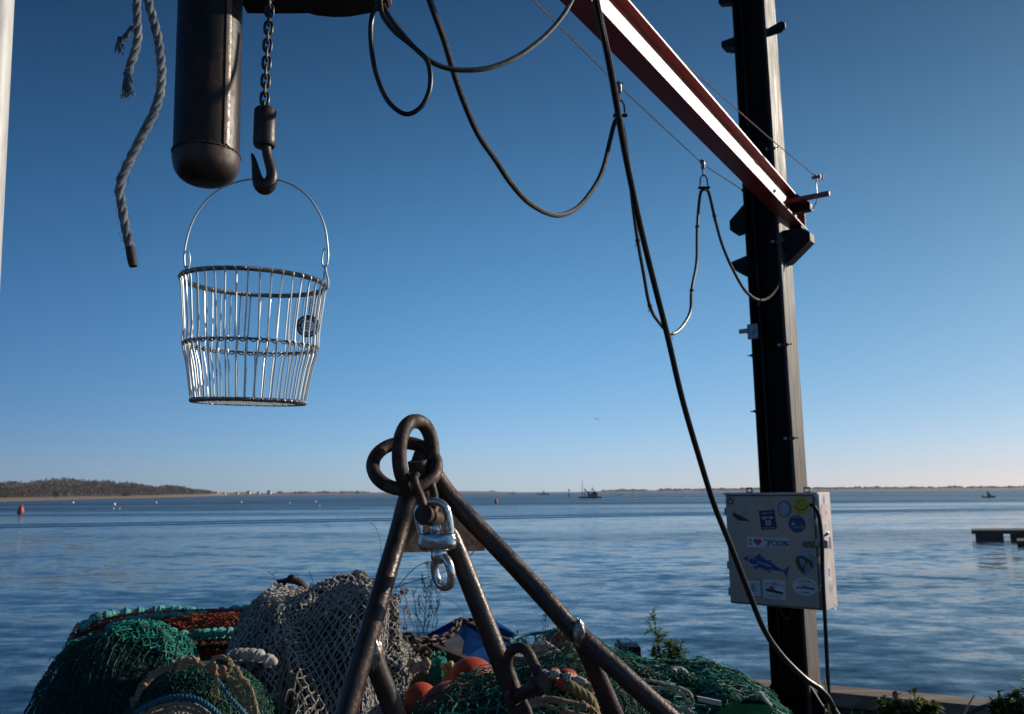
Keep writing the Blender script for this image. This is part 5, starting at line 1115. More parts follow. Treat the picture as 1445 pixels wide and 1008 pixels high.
# tan and green coil in the foreground
ol = [(170, 1260), (186, 1020), (196, 985), (212, 962), (236, 946), (262, 938), (292, 936), (318, 944), (342, 962), (360, 990), (372, 1020), (390, 1260)]
Sf, L, Yc, df = loaf(ol, 2.75, .35, .05, .03, 3, 11)
t = thing('coiled_net', 'round coil of dark green net edged with tan twine and blue rope in the foreground', 'fishing net', (P(280, 1008, 2.75)*np.array([1, 1, 0])))
m_ = MB(); core(Sf, m_, lift=-.02); part('shade_core', m_, dark_core, t)
m_ = MB(); netting(Sf, m_, L, .9, .018, .0017, t0=.1, t1=1.2, jit=.35, lift=-.004, hang=.003); part('netting', m_, g_pile, t, sm=0)
def knotrope(pts, r, mat_, name='twine_bundle', strands=4, lab=None, knots=6):
    m_ = MB(); c = cr(pts, 8); m_.rope(c, r, r*9, strands, 5, jit=.3)
    for k in range(knots):
        i = rnd.randrange(len(c)); torus(m_, c[i], nrm([rnd.gauss(0, 1) for _ in range(3)]), nrm([rnd.gauss(0, 1) for _ in range(3)]), r*1.3, r*1.1, r*.6, 14, 6)
    return part(name, m_, mat_, t, lab, sm=70)
knotrope([P(x, y, 2.66) for x, y in ((190, 1020), (192, 990), (200, 970), (216, 954), (240, 942), (262, 934), (280, 932))], .011, tan_net)
knotrope([P(x, y, 2.64) for x, y in ((252, 940), (268, 930), (282, 938), (296, 942), (306, 946), (318, 948))], .011, tan_net)
knotrope([P(x, y, 2.60) for x, y in ((300, 930), (306, 927), (320, 929), (326, 936), (322, 948), (314, 956), (306, 954), (302, 944), (300, 930))], .007, tan_net, knots=4)
for pts in ((322, 936, 334, 944, 340, 956, 334, 964, 324, 956), (318, 950, 326, 966, 336, 978, 340, 992, 344, 1012), (334, 948, 344, 962, 350, 980, 352, 1000, 358, 1030), (340, 956, 352, 968, 358, 985, 364, 1010), (326, 958, 330, 970, 342, 972, 348, 960), (332, 976, 346, 984, 356, 992), (338, 990, 350, 1000, 362, 1012)):
    knotrope([P(pts[i], pts[i+1], 2.58-.0*i) for i in range(0, len(pts), 2)], .006, tan_net, knots=3)
m_ = MB(); m_.rope(cr([P(x, y, Y) for x, y, Y in ((178, 1022, 2.45), (196, 1004, 2.45), (222, 990, 2.45), (250, 984, 2.45), (276, 987, 2.45), (296, 998, 2.44), (312, 1014, 2.43), (322, 1034, 2.43))], 8), .009, .035, 3, 6); m_.rope(cr([P(x, y, 2.56) for x, y in ((306, 958), (316, 972), (328, 988), (342, 1004), (356, 1024))], 8), .008, .032, 3, 6); part('blue_rope', m_, blue_rope, t, sm=60)
for k, rr_ in enumerate((0, 8)):
    knotrope([P(x, y+rr_, 2.44) for x, y in ((196, 1014), (218, 1000), (246, 993), (272, 996), (292, 1008), (304, 1024))], .006, tan_net, knots=2)
Sf3, L3, _, _ = loaf([(190, 1200), (205, 1030), (225, 1008), (250, 999), (275, 1003), (292, 1022), (300, 1200)], 2.5, .2, .02, .02, 4, 3)
m_ = MB(); core(Sf3, m_, 30, 20, lift=-.01); part('shade_core', m_, grey_core, t)
m_ = MB(); netting(Sf3, m_, L3, .8, .014, .003, t0=.5, t1=1.3, jit=.35); part('white_netting', m_, grey_net, t, sm=0)
m_ = MB()
for k in range(5): m_.tube(cr([P(306+rnd.uniform(-3, 3), 955, 2.55), P(304+rnd.uniform(-6, 6), 968, 2.54), P(302+rnd.uniform(-8, 8), 980, 2.54), P(306+rnd.uniform(-10, 10), 990+rnd.uniform(-4, 4), 2.54)], 5), .0013, 4)
part('loose_ends', m_, tan_net, t)

# green net pile in the middle and on the right
ol = [(560, 1250), (575, 1060), (590, 1010), (620, 985), (655, 965), (690, 958), (730, 950), (770, 935), (800, 925), (830, 932), (870, 950), (905, 1000), (930, 1250)]
Sf, L, Yc, df = loaf(ol, 2.75, .45, .08, .05, 3.1, 21, ridge=.02)
t = thing('green_net_pile', 'dark green net pile with white edged meshes under the middle of the frame', 'fishing net', (P(690, 1008, 2.7)*np.array([1, 1, 0])))
m_ = MB(); core(Sf, m_, lift=-.03); part('shade_core', m_, dark_core, t)
m_ = MB(); netting(Sf, m_, L, .9, .030, .0015, t0=.05, t1=1.3, jit=.2, square=True, lift=.0, hang=.002); netting(Sf, m_, L, .9, .026, .0013, t0=.05, t1=1.3, jit=.35, lift=-.012, hang=.003); squiggles(Sf, m_, 420, .1, .95, .55, 1.1, .14, .0015); part('netting', m_, g_pile, t, sm=0)
m_ = MB()
netting(Sf, m_, L, .9, .030, .0021, t0=.50, t1=.74, s0=.10, s1=.55, lift=.022, jit=.30, square=True, hang=.006); squiggles(Sf, m_, 60, .1, .6, .45, .8, .08, .0019, lift=(.02, .035))
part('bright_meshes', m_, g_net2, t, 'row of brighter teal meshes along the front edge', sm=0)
for pts in (((742, 992), (770, 985), (800, 990), (835, 1000), (850, 1020)), ((740, 1000), (762, 994), (790, 1004), (812, 1020)), ((755, 985), (790, 992), (800, 1004), (838, 1012))):
    knotrope([P(x, y, 2.25) for x, y in pts], .006, tan_net, knots=4)
corkrope([P(x, y, Y) for x, y, Y in ((752, 955, 2.5), (775, 951, 2.45), (800, 955, 2.42), (825, 965, 2.4), (845, 975, 2.38))], .011, grey_net, 'float_line', t, gap=.04, matB=blue_rope)
m_ = MB(); m_.rope(cr([P(x, y, 2.36) for x, y in ((800, 965), (815, 975), (830, 985), (838, 1000), (842, 1025))], 8), .016, .08, 4, 6); part('yellow_rope', m_, M('yellow_brown_rope', (.22, .17, .06), (.10, .10, .05), 30, .4, .6, .8), t, sm=60)

ol = [(730, 1180), (745, 960), (762, 925), (785, 905), (815, 900), (850, 915), (880, 930), (915, 942), (955, 946), (1000, 952), (1040, 962), (1075, 985), (1095, 1005), (1120, 1050), (1140, 1250)]
Sf, L, Yc, df = loaf(ol, 4.05, .75, .03, .045, 2.6, 33, ridge=.03, pw=.8)
t = thing('teal_net_pile', 'wide tangled bright green net pile spreading right to the post', 'fishing net', (P(930, 1008, 4.0)*np.array([1, 1, 0])))
m_ = MB(); core(Sf, m_, 90, 40, lift=-.03); part('shade_core', m_, dark_core, t)
m_ = MB(); netting(Sf, m_, L, 1.1, .030, .0021, t0=.2, t1=1.35, jit=.4, lift=.0, hang=.006); strays(Sf, m_, 120, .002, L=.1); squiggles(Sf, m_, 2300, .05, .97, .45, 1.12, .16, .0024, lift=(.0, .03)); part('netting', m_, g_pile, t, sm=0)
for pth in (((.12, 1.0), (.22, .95), (.34, .98), (.46, .9)), ((.30, .8), (.42, .74), (.55, .8), (.66, .72)), ((.50, 1.0), (.62, .96), (.74, 1.0), (.84, .92)), ((.2, .62), (.35, .6), (.5, .58))):
    bunch(Sf, pth, .05, .026, .0024, g_pile, t, 'gathered_fold', dark_core, .01)
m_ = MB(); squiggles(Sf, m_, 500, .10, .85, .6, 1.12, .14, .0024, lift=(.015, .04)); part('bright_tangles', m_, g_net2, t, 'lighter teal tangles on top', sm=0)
wr = M('pale_cotton_rope', (.42, .40, .35), (.28, .27, .23), 60, .4, .6, .85)
m_ = MB()
for pts in (((885, 958), (915, 960), (945, 967), (968, 974), (977, 985), (976, 995), (960, 1000)), ((885, 965), (920, 970), (950, 974), (966, 984), (968, 992)), ((880, 968), (905, 982), (935, 996), (960, 1003), (978, 1006), (970, 1010)), ((895, 975), (930, 985), (955, 998), (975, 1003))):
    m_.rope(cr([P(x, y, 3.35) for x, y in pts], 8), .0068, .03, 3, 5)
solo('pale_rope_coil', m_, wr, 'loops of pale thin rope lying on the green net pile right of the frame', 'rope', sm=60)
m_ = MB(); m_.rope(cr([P(x, y, 3.9) for x, y in ((946, 958), (943, 950), (950, 945), (962, 946), (972, 955), (980, 963))], 8), .014, .055, 3, 6)
for y in (946, 950, 955): torus(m_, P(947, y, 3.9), np.array([1, 0, .2]), np.array([0, 1, 0]), .022, .022, .010, 16, 6)
solo('knotted_rope', m_, wr, 'short pale rope knotted over the green net at the foot of the tall weed', 'rope', sm=60)
m_ = MB(); m_.rope(cr([P(x, y, 3.95) for x, y in ((893, 950), (902, 945), (915, 947), (922, 955))], 8), .016, .07, 3, 6); solo('brown_rope', m_, tan_net, 'brown rope end on the green net beside the black crate', 'rope', sm=60)
# white braided tuft
m_ = MB(); m_.rope(cr([P(x, y, 3.4) for x, y in ((742, 930), (752, 917), (768, 908), (780, 915), (792, 924), (810, 934), (830, 944))], 8), .011, .05, 3, 6)
for k in range(240):
    q = P(rnd.uniform(748, 775), rnd.uniform(908, 924), 3.4); d = nrm([rnd.gauss(0, 1), rnd.gauss(0, 1), rnd.gauss(0, .8)]); m_.tube([q, q+d*.02, q+d*.035+UP*rnd.uniform(-.01, .01)], .0007, 3)
solo('white_rope', m_, wr, 'frayed white braided rope draped over the net behind the large shackle', 'rope', sm=60)
# sheet remnants
tarp = M('dark_green_tarp', (.004, .035, .018), (.003, .02, .012), 8, .4, .6, .95, spec=.0)
def sheet(name, pix, Y, mat_, lab, cat, edge=None):
    t = thing(name, lab, cat, P(*pix[0][0], Y)); G = np.array([[P(x, y, Y-.05*i)+RS.normal(0, .004, 3) for x, y in row] for i, row in enumerate(pix)]); m_ = MB(); m_.grid(G); m_.grid(G-UP*.004+np.array([0, .003, 0])); part('cloth', m_, mat_, t, sm=80)
    if edge: m_ = MB(); m_.tube(cr([P(x, y, Y-.03) for x, y in edge], 5), .009, 7); part('edge_strip', m_, white_wall if False else M('white_hem', (.55, .54, .52)), t)
sheet('tarp', [[(1060, 982), (1068, 980), (1076, 984), (1084, 992)], [(1040, 990), (1056, 990), (1072, 994), (1088, 1000)], [(1020, 1000), (1044, 1000), (1066, 1003), (1086, 1008)], [(1010, 1010), (1040, 1014), (1062, 1016), (1084, 1018)]], 3.45, tarp, 'dark green tarp scrap with a white hem on the net pile near the post', 'tarp', [(1066, 981), (1073, 979), (1080, 988), (1088, 997)])
m_ = MB(); m_.prism([P(x, y, 3.30) for x, y in ((984, 983), (1000, 986), (1018, 990), (1018, 997), (1000, 993), (986, 990))], (0, .012, 0)); solo('white_strip', m_, M('dirty_white_plastic', (.42, .42, .38)), 'short dirty white plastic strip lying on the green net', 'plastic strip', sm=0)

# orange floats
def fl(px, py, d, Y, lab):
    c = P(px, py, Y); r = d/2*Y/FPX*1.02; t = thing('net_float', lab, 'float', c-UP*r)
    m_ = MB(); m_.sphere(c, r, 36, 24, sc=(1.04, 1, .96)); part('ball', m_, float_or, t)
    m_ = MB(); torus(m_, c-np.array([r*.85, r*.3, .2*r]), np.array([0, 1, 0]), np.array([.3, 0, 1]), r*.22, r*.22, r*.09, 16, 8); part('eyelet', m_, float_or, t)
    return c, r
fl(666, 960, 60, 3.10, 'bright orange round float beside the middle leg of the frame'); fl(594, 986, 42, 2.95, 'shaded orange float between the grey net and the brace'); fl(796, 920, 66, 3.75, 'orange float under green net behind the forked right leg')
fl(640, 1010, 90, 2.78, 'large dark orange float under the green net at the bottom edge'); fl(824, 975, 26, 2.45, 'small orange float in the net left of the right brace'); fl(800, 960, 30, 2.55, 'small orange float under the blue and white float line'); fl(782, 953, 20, 2.6, 'smallest orange float beside the bolt of the large shackle')
# net over the right float
c, r = P(796, 920, 3.75), 33*3.75/FPX
def sphS(s, t, lift=0): 
    a = np.asarray(s)*math.pi*1.1+math.pi*.95; b = np.asarray(t)*math.pi*.5
    return np.stack([c[0]+(r*1.12+lift)*np.cos(a)*np.cos(b)*1.2, c[1]+(r*1.12+lift)*np.sin(a)*np.cos(b), c[2]+(r*1.05+lift)*np.sin(b)-.01], -1)
m_ = MB(); netting(sphS, m_, .42, .16, .028, .002, t0=-.5, t1=.8, jit=.2, hang=.004); solo('draped_net', m_, g_net2, 'piece of green net draped over the orange float right of the large shackle', 'fishing net', sm=0)

# blue skiff behind the nets
t = thing('blue_skiff', 'overturned blue skiff with chipped grey patch behind the orange float', 'boat', P(670, 1008, 4.6)*np.array([1, 1, 0]))
Yb = 4.6
A0 = P(600, 897, Yb); Kf = P(644, 874, Yb+.05); K2 = P(690, 878, Yb+.5); Rr = P(752, 914, Yb+.05); 
def base(q): return q*np.array([1, 1, 0])
m_ = MB()
V = [P(598, 898, Yb), P(643, 874, Yb+.15), P(662, 876, Yb+.1), P(652, 932, Yb-.35), P(640, 1000, Yb-.4), P(600, 1000, Yb-.1), P(700, 900, Yb-.1), P(744, 912, Yb+.05), P(760, 920, Yb+.1), P(760, 1000, Yb), P(690, 870, Yb+.9), P(620, 890, Yb+1.2), P(800, 940, Yb+1.2)]
m_.add(V, [(0, 1, 2, 3), (0, 3, 4, 5), (2, 6, 3), (3, 6, 7, 4), (7, 8, 9, 4), (1, 10, 2), (2, 10, 8, 7, 6), (10, 12, 8), (0, 11, 1), (1, 11, 10)])
part('hull', m_, blue_hull, t, sm=0)
m_ = MB(); pp = [V[3]*(1-a)+V[1]*a for a in (.05,)]
def onf(a, b): return V[0]*(1-a-b)+V[3]*a+V[2]*b+np.array([.0, -.006, .004])
m_.prism([onf(.45, .08), onf(.28, .38), onf(.30, .52), onf(.55, .42), onf(.92, .05), onf(.70, .02)], (0, -.003, .001)); part('worn_patch', m_, grey_patch, t, sm=0)
m_ = MB(); m_.tube([V[2]+UP*.005, V[6]+UP*.006, V[7]+UP*.006, V[8]], .012, 8); part('rub_rail', m_, bracket_black, t)
m_ = MB(); a, b = P(582, 902, 3.9), P(700, 950, 3.7); d_ = nrm(b-a); m_.box((a+b)/2-UP*.02, (np.linalg.norm(b-a), .05, .07), d_, nrm(np.cross(UP, d_)), nrm(np.cross(d_, nrm(np.cross(UP, d_)))), bev=.004)
solo('rusty_angle_iron', m_, rust_heavy, 'rusty steel bar leaning on the blue skiff behind the grey net', 'steel bar', sm=0)
# rusty chain over the skiff
path = cr([P(x, y, Y) for x, y, Y in ((672, 876, 4.3), (660, 880, 4.25), (646, 877, 4.2), (642, 888, 4.1), (634, 896, 4.0), (620, 903, 3.9), (605, 904, 3.8), (590, 905, 3.75), (575, 900, 3.7), (566, 902, 3.7))], 8)
def chainrun(path, name, lab, pit, hw, r, mt, grp=None):
    d = [0]
    for i in range(1, len(path)): d.append(d[-1]+np.linalg.norm(path[i]-path[i-1]))
    arr = np.array(path); t = thing(name, lab, 'chain', path[-1]); x = 0; k = 0
    while x < d[-1]:
        q = np.array([np.interp(x, d, arr[:, j]) for j in range(3)]); q2 = np.array([np.interp(x+pit*.5, d, arr[:, j]) for j in range(3)]); T_ = nrm(q2-q)
        sd = nrm(np.cross(T_, UP))*(1 if k % 2 else .2)+nrm(np.cross(T_, nrm(np.cross(T_, UP))))*(0.2 if k % 2 else 1); m_ = MB(); link(m_, q, T_, sd+RS.normal(0, .15, 3), pit*.5+r, hw, r); part('chain_link', m_, mt, t)
        x += pit; k += 1
chainrun(path, 'rusty_chain', 'rusty chain draped over the blue skiff', .050, .019, .0065, rust_heavy)
chainrun(cr([P(x, y, Y) for x, y, Y in ((568, 905, 3.6), (580, 912, 3.55), (592, 916, 3.5), (602, 924, 3.45), (608, 932, 3.42))], 8), 'rusty_chain', 'thicker rusty chain clump hanging at the right side of the grey net', .048, .020, .0075, rust_heavy)
# pale plank and teal hoop
a, b = P(735, 908, 4.5), P(800, 912, 4.3); m_ = MB(); d_ = nrm(b-a); m_.box((a+b)/2-UP*.05, (np.linalg.norm(b-a)*1.0, .5, .06), d_, nrm(np.cross(UP, d_)), UP, bev=.004); solo('pale_plank', m_, M('sunbleached_board', (.36, .31, .27), (.25, .21, .18), 8, .4, .6, .8), 'pale sunlit board beneath the teal hoop', 'plank', sm=0)
t = thing('teal_hoop', 'teal rope wrapped trap hoop behind the right leg of the frame', 'hoop', P(757, 915, 4.0)); m_ = MB(); cc = P(757, 904, 4.0)
torus(m_, cc, np.array([1, 0.1, .04]), np.array([.1, 1, .12]), .125, .12, .0085, 50, 8); part('hoop', m_, blue_rope, t, sm=70)
m_ = MB()
for k in range(26):
    a = rnd.uniform(0, 6.28); q = cc+np.array([math.cos(a)*.125, math.sin(a)*.12, math.sin(a)*.015]); m_.tube(cr([q, q+np.array([rnd.uniform(-.02, .02), 0, rnd.uniform(-.02, .03)]), q+np.array([rnd.uniform(-.05, .05), rnd.uniform(-.03, .03), rnd.uniform(-.09, .02)])], 4), .0016, 4)
for k in range(8): torus(m_, cc+np.array([math.cos(k*.8)*.125, math.sin(k*.8)*.12, 0]), np.array([0, 1, 0]), UP, .013, .013, .004, 10, 5)
part('twine_tails', m_, teal_rope, t, sm=0)
# sponge-like yellow knots and small teal bundle beside the orange float
m_ = MB()
for x, y in ((628, 941), (636, 939), (642, 943), (632, 948)): m_.sphere(P(x, y, 3.2), .016, 14, 10, fn=lambda d: 1+.35*mn.noise(Vector(d)*90))
for k in range(60): q = P(rnd.uniform(626, 643), rnd.uniform(945, 962), 3.2); m_.tube([q, q-UP*.03+RS.normal(0, .008, 3)], .002, 4)
solo('yellow_rope_end', m_, M('yellow_fibre', (.50, .38, .12), (.32, .26, .09), 50), 'frayed yellow rope end left of the bright orange float', 'rope', sm=70)
Sf4, L4, _, _ = loaf([(603, 990), (606, 940), (612, 932), (620, 929), (626, 936), (630, 990)], 3.25, .08, .02, .01, 6, 3)
m_ = MB(); core(Sf4, m_, 16, 10); netting(Sf4, m_, L4, .5, .014, .002, t0=.2, t1=1.3, jit=.35); squiggles(Sf4, m_, 60, .1, .9, .4, 1.2, .1, .002); solo('teal_net_scrap', m_, g_net2, 'small bright teal net scrap beside the yellow rope end', 'fishing net', sm=0)
m_ = MB()
Sf5, L5, _, _ = loaf([(560, 1150), (570, 985), (582, 950), (596, 938), (612, 945), (640, 955), (680, 975), (700, 1150)], 3.25, .15, .02, .03, 5, 5)
core(Sf5, m_, 40, 24); solo('bundled_net', m_, M('brown_bundled_twine', (.055, .035, .025), (.12, .075, .05), 40, .4, .6, .9, bump=.012, bscale=60, c3=(.03, .05, .04), s3=9), 'brown bundled net and growth filling the gap around the orange floats', 'fishing net')
m_ = MB()
for k in range(26):
    q = P(rnd.uniform(578, 606), rnd.uniform(930, 948), 3.15); m_.sphere(q, rnd.uniform(.008, .014), 8, 6, fn=lambda d: 1+.3*mn.noise(Vector(d)*120))
solo('cork_line', m_, M('pale_knots', (.38, .25, .17), (.24, .15, .11), 40), 'cluster of pale tan knots at the right edge of the grey net', 'rope', sm=70)
# curved rusty bracket on the grey heap
t = thing('rusty_bollard_hook', 'curved rusty steel horn sticking up behind the grey net', 'hook', P(410, 870, 4.4)); m_ = MB()
m_.tube(cr([P(x, y, 4.3) for x, y in ((391, 821), (398, 820.5), (410, 819), (422, 822), (432, 832), (438, 850), (440, 880))], 6), [.016]*7+[.017, .018, .02, .022, .024]+[.026]*25, 12, sq=.7); m_.sphere(P(412, 816, 4.3), .024, 14, 10, sc=(1.1, .8, .8)); part('horn', m_, rust_heavy, t, sm=80)
m_ = MB(); m_.tube([P(402, 822, 4.32), P(398, 842, 4.32), P(397, 880, 4.32)], .010, 10); part('stay', m_, rust_heavy, t)
# black crate with post beside the weed
t = thing('black_crate', 'small black crate with pale bands holding a metal cleat, beside the tall weed', 'crate', P(890, 955, 5.2)); kx = 5.2/FPX
ct = P(886, 936, 5.2); m_ = MB(); m_.box(ct, (.145, .16, .22), bev=.006); part('body', m_, bracket_black, t, sm=0)
for dz in (.03, -.03): m_ = MB(); m_.box(ct+np.array([0, -.0825, dz]), (.135, .006, .008)); m_.box(ct+np.array([.0745, 0, dz]), (.006, .15, .008)); part('band', m_, tin, t, sm=0)
m_ = MB(); q = P(878, 920, 5.15); m_.tube([q-UP*.04, q+UP*.03], .022, 12); m_.tube([q+UP*.03+np.array([.01, 0, 0]), q+UP*.075+np.array([-.03, 0, 0])], .010, 10); m_.tube([q+UP*.03+np.array([-.02, 0, 0]), q+UP*.035+np.array([.03, 0, 0])], .012, 10); part('cleat', m_, tin, t)
m_ = MB(); q = P(879, 930, 5.08)
for k in range(80): a = q+RS.normal(0, 1, 3)*np.array([.036, .016, .028]); m_.tube(cr([a, a+RS.normal(0, .02, 3), a+RS.normal(0, .03, 3)], 4), .0025, 4)
solo('twine_tangle', m_, grey_net, 'tangle of pale twine hung on the black crate', 'twine', sm=0)

# ------------------------------------------------------------------ plants
def leafy(mb, p, d, L, w, mi=0, droop=.3):
    d = nrm(d); sd = nrm(np.cross(d, UP)+1e-6); nn = np.cross(sd, d); pts = []
    for i in range(5):
        f_ = i/4; c = p+d*L*f_-UP*droop*L*f_*f_; ww = w*math.sin(math.pi*min(1, .08+f_*.92))**.8*(1 if i < 4 else .05)
        pts += [c-sd*ww+nn*ww*.35, c, c+sd*ww+nn*ww*.35]
    mb.add(pts, [(3*i+j, 3*i+j+1, 3*i+j+4, 3*i+j+3) for i in range(4) for j in (0, 1)], mi)
def weed(name, lab, stems, Y, lf, ll, lw, lm, dens=1.0, grp=None, yl=.06):
    b0 = P(*stems[0][0], Y); t = thing(name, lab, 'plant', b0, grp)
    sb = MB(); lb = MB()
    for st in stems:
        c = cr([P(x, y, Y+rnd.uniform(-.02, .02)) for x, y in st], 8); n = len(c); sb.tube(c, [.004*(1-.7*i/n)+.001 for i in range(n)], 6)
        H = np.linalg.norm(c[-1]-c[0]); runs = [(c, 1.0)]
        for k in range(7):
            i = rnd.randrange(int(n*.2), int(n*.85)); a = rnd.uniform(0, 6.28); f_ = i/n; Lb = H*rnd.uniform(.16, .34)*(1.15-f_); o_ = np.array([math.cos(a), math.sin(a)*.8, 0])
            br = cr([c[i], c[i]+o_*Lb*.45+UP*Lb*.35, c[i]+o_*Lb*.7+UP*Lb*.95], 5); sb.tube(br, .0017, 4); runs.append((br, .85))
        for run, sc_ in runs:
            m = len(run)
            for i in range(int(m*.2), m):
                for k in range(3):
                    if rnd.random() < .25: continue
                    a = rnd.uniform(0, 6.28); f_ = i/m; d = np.array([math.cos(a), math.sin(a), rnd.uniform(-.1, .9)+.5*f_]); s_ = ll*sc_*(1.1-.5*f_)*rnd.uniform(.55, 1.1)
                    leafy(lb, run[i]+(run[i-1]-run[i])*rnd.random(), d, s_, lw*rnd.uniform(.7, 1.15)*s_/ll, 1 if rnd.random() < yl*1.5 else 0, droop=rnd.uniform(.1, .6))
    part('stem', sb, stem, t); part('leaves', lb, [lm, leaf_y], t, sm=80); return t
weed('tall_weed', 'tall upright leafy weed at the water edge right of the frame', [[(936, 965), (932, 930), (926, 895), (922, 858)], [(938, 965), (944, 930), (947, 900)], [(934, 962), (925, 935), (919, 915)]], 5.8, 5, .098, .015, leaf)
weed('branching_weed', 'shorter branching weed just right of the tall weed', [[(946, 965), (955, 935), (962, 905)], [(958, 965), (963, 940), (968, 915)]], 5.75, 5, .08, .015, leaf)
weed('low_weed', 'low yellow green weed clump left of the post', [[(978, 968), (982, 950), (984, 930)], [(990, 970), (996, 955), (1000, 944)], [(1004, 970), (1008, 955), (1012, 944)], [(970, 968), (975, 958), (978, 950)]], 5.7, 6, .065, .012, leaf, yl=.25)
weed('dock_weed', 'broad leaved weed on the dock right of the post', [[(1290, 1050), (1292, 1010), (1290, 975)], [(1300, 1050), (1310, 1015), (1320, 995)], [(1280, 1050), (1275, 1010), (1262, 985)], [(1270, 1050), (1255, 1010), (1243, 985)], [(1300, 1050), (1304, 1015), (1302, 990)], [(1265, 1050), (1258, 1020), (1256, 1000)]], 4.9, 3, .11, .022, leaf_d, yl=.12)
weed('dock_weed', 'dark leafy weed at the lower right corner', [[(1440, 1060), (1436, 1010), (1434, 975)], [(1430, 1060), (1420, 1010), (1408, 978)], [(1450, 1060), (1452, 1000), (1447, 955)], [(1420, 1050), (1412, 1015), (1402, 990)], [(1445, 1060), (1444, 1020), (1441, 990)]], 4.7, 3, .10, .019, leaf_d, yl=.08)
for pts, lab in ((((1172, 1040), (1170, 1005), (1167, 980), (1163, 956)), 'tallest straw reed in front of the post base'), (((1164, 1040), (1165, 1010), (1163, 995)), 'short straw reed left of the tallest one at the post base'), (((1178, 1040), (1175, 1010), (1171, 995)), 'short straw reed right of the tallest one at the post base'), (((1352, 1060), (1358, 1020), (1364, 1000), (1375, 981)), 'single bent straw reed between the two dock weeds')):
    c = cr([P(x, y, 4.6) for x, y in pts], 6); m_ = MB(); m_.tube(c, [.011*(1-.4*i/len(c)) for i in range(len(c))], 6, sq=.4); solo('reed', m_, reed, lab, 'reed')
m_ = MB(); m_.tube(cr([P(x, y, 4.9) for x, y in ((1360, 1012), (1382, 1000), (1405, 995), (1440, 994), (1470, 996))], 8), .014, 10); solo('garden_hose', m_, M('dark_teal_hose', (.01, .05, .045), rough=.5), 'dark teal hose lying in front of the bulkhead at the lower right', 'hose')
# dry stalks behind the frame
def stalk(mb, base, top, Y, br, r=.0016, spread=14, tips=True):
    c = cr([P(*base, Y), P((base[0]+top[0])/2+rnd.uniform(-3, 3), (base[1]+top[1])/2, Y), P(*top, Y)], 10); mb.tube(c, [r*(1.2-.8*i/len(c)) for i in range(len(c))], 5)
    for k in range(br):
        i = rnd.randrange(int(len(c)*.25), len(c)); sx = rnd.choice((-1, 1)); L = rnd.uniform(.4, 1)*spread/FPX*Y*(1.3-i/len(c)); q = c[i]; e = [q, q+np.array([sx*L*.4, rnd.uniform(-.3, .3)*L, L*.8]), q+np.array([sx*L*.55, rnd.uniform(-.3, .3)*L, L*1.7])]
        cc_ = cr(e, 5); mb.tube(cc_, r*.5, 4)
        if tips:
            for j in range(9): w = cc_[rnd.randrange(2, len(cc_))]; mb.tube([w, w+np.array([rnd.uniform(-1, 1), rnd.uniform(-1, 1), rnd.uniform(.2, 1)])*.012], r*.55, 3)
m_ = MB(); stalk(m_, (596, 935), (606, 800), 4.6, 26, .0026, 26); stalk(m_, (602, 930), (618, 835), 4.6, 14, .002, 22); stalk(m_, (596, 930), (584, 840), 4.6, 12, .0018, 16); solo('dry_weed', m_, dry, 'feathery dry grey weed stalks seen between the frame legs', 'plant', sm=0)
m_ = MB(); stalk(m_, (768, 910), (769, 858), 4.8, 10, .0016, 10); solo('dry_weed', m_, dry, 'single thin dry stalk above the teal hoop', 'plant', sm=0)
m_ = MB(); m_.tube(cr([P(x, y, 4.4) for x, y in ((556, 835), (568, 820), (585, 802), (602, 794), (612, 792))], 8), .0022, 5); m_.tube(cr([P(x, y, 4.4) for x, y in ((552, 832), (575, 823), (600, 816), (640, 802), (658, 790), (671, 776))], 8), .0022, 5); m_.tube(cr([P(x, y, 4.4) for x, y in ((538, 790), (537, 765), (530, 745), (522, 738))], 8), .0014, 5); m_.tube(cr([P(x, y, 4.4) for x, y in ((604, 826), (625, 842), (648, 856), (656, 875))], 8), .0012, 5)
solo('bare_twig', m_, dry, 'thin dark arching twigs crossing behind the swivel', 'twig')
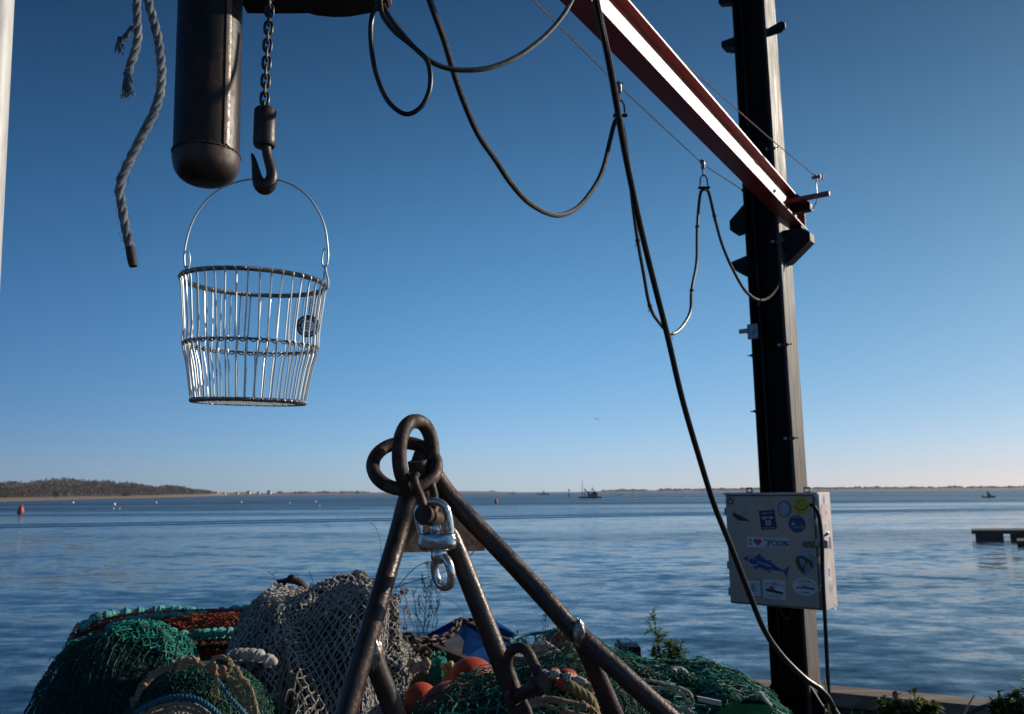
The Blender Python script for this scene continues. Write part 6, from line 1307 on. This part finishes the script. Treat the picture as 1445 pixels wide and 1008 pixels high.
t = thing('red_leaf_weed', 'small weed with rusty red leaf tufts right of the grey net', 'plant', P(570, 915, 3.9)); m_ = MB(); m_.tube(cr([P(x, y, 3.9) for x, y in ((572, 920), (574, 890), (570, 865), (574, 850), (566, 830))], 8), .002, 5); m_.tube(cr([P(x, y, 3.9) for x, y in ((572, 905), (585, 890), (578, 872), (577, 858))], 8), .0016, 5); part('stem', m_, dry, t)
m_ = MB()
for x, y, n in ((566, 834, 16), (571, 832, 12), (562, 842, 12), (564, 846, 8), (572, 858, 14), (577, 871, 9), (570, 886, 8), (556, 838, 5)):
    for k in range(n): leafy(m_, P(x+rnd.gauss(0, 2.2), y+rnd.gauss(0, 2.2), 3.9+rnd.uniform(-.02, .02)), [rnd.gauss(0, 1), rnd.gauss(0, 1), rnd.gauss(0, 1)], .014, .005)
part('leaves', m_, redleaf, t)
m_ = MB(); 
for pts in (((398, 840), (394, 825), (385, 812), (376, 806)), ((385, 812), (390, 806)), ((430, 835), (424, 820), (418, 810)), ((445, 838), (442, 822), (436, 806)), ((388, 816), (380, 818))): m_.tube(cr([P(x, y, 4.4) for x, y in pts], 6), .0014, 4)
solo('bare_twig', m_, dry, 'fine dry twigs around the rusty horn behind the grey net', 'twig')
# weeds and litter on the dock ground, mostly below the frame
m_ = MB()
for k in range(900):
    x = rnd.uniform(2.2, 6); y = rnd.uniform(3.5, 6.2)
    if (np.array([x, y, 0])-BA)@bn < .25: continue
    leafy(m_, np.array([x, y, 0.0]), [rnd.gauss(0, .5), rnd.gauss(0, .5), 1], rnd.uniform(.05, .14), .004)
tag(mk('ground_grass', m_, leaf_d, (0, 0, 0)), 'sparse dark grass blades on the dock ground', 'grass', kind='stuff')

# ------------------------------------------------------------------ thin sea air: far shores fade a little towards blue
hz = MB(); hz.box((0, 1200, 45), (5200, 3400, 98)); ho = mk('haze', hz, [], (0, 0, 0))
hm = bpy.data.materials.new('sea_haze'); hm.use_nodes = True; hn = hm.node_tree.nodes; hn.remove(hn['Principled BSDF'])
pv = hn.new('ShaderNodeVolumePrincipled'); pv.inputs['Color'].default_value = (.86, .92, 1, 1); pv.inputs['Density'].default_value = HAZE; pv.inputs['Anisotropy'].default_value = .2
hm.node_tree.links.new(pv.outputs[0], hn['Material Output'].inputs['Volume']); ho.data.materials.append(hm)
tag(ho, 'thin pale haze over the bay', kind='stuff')
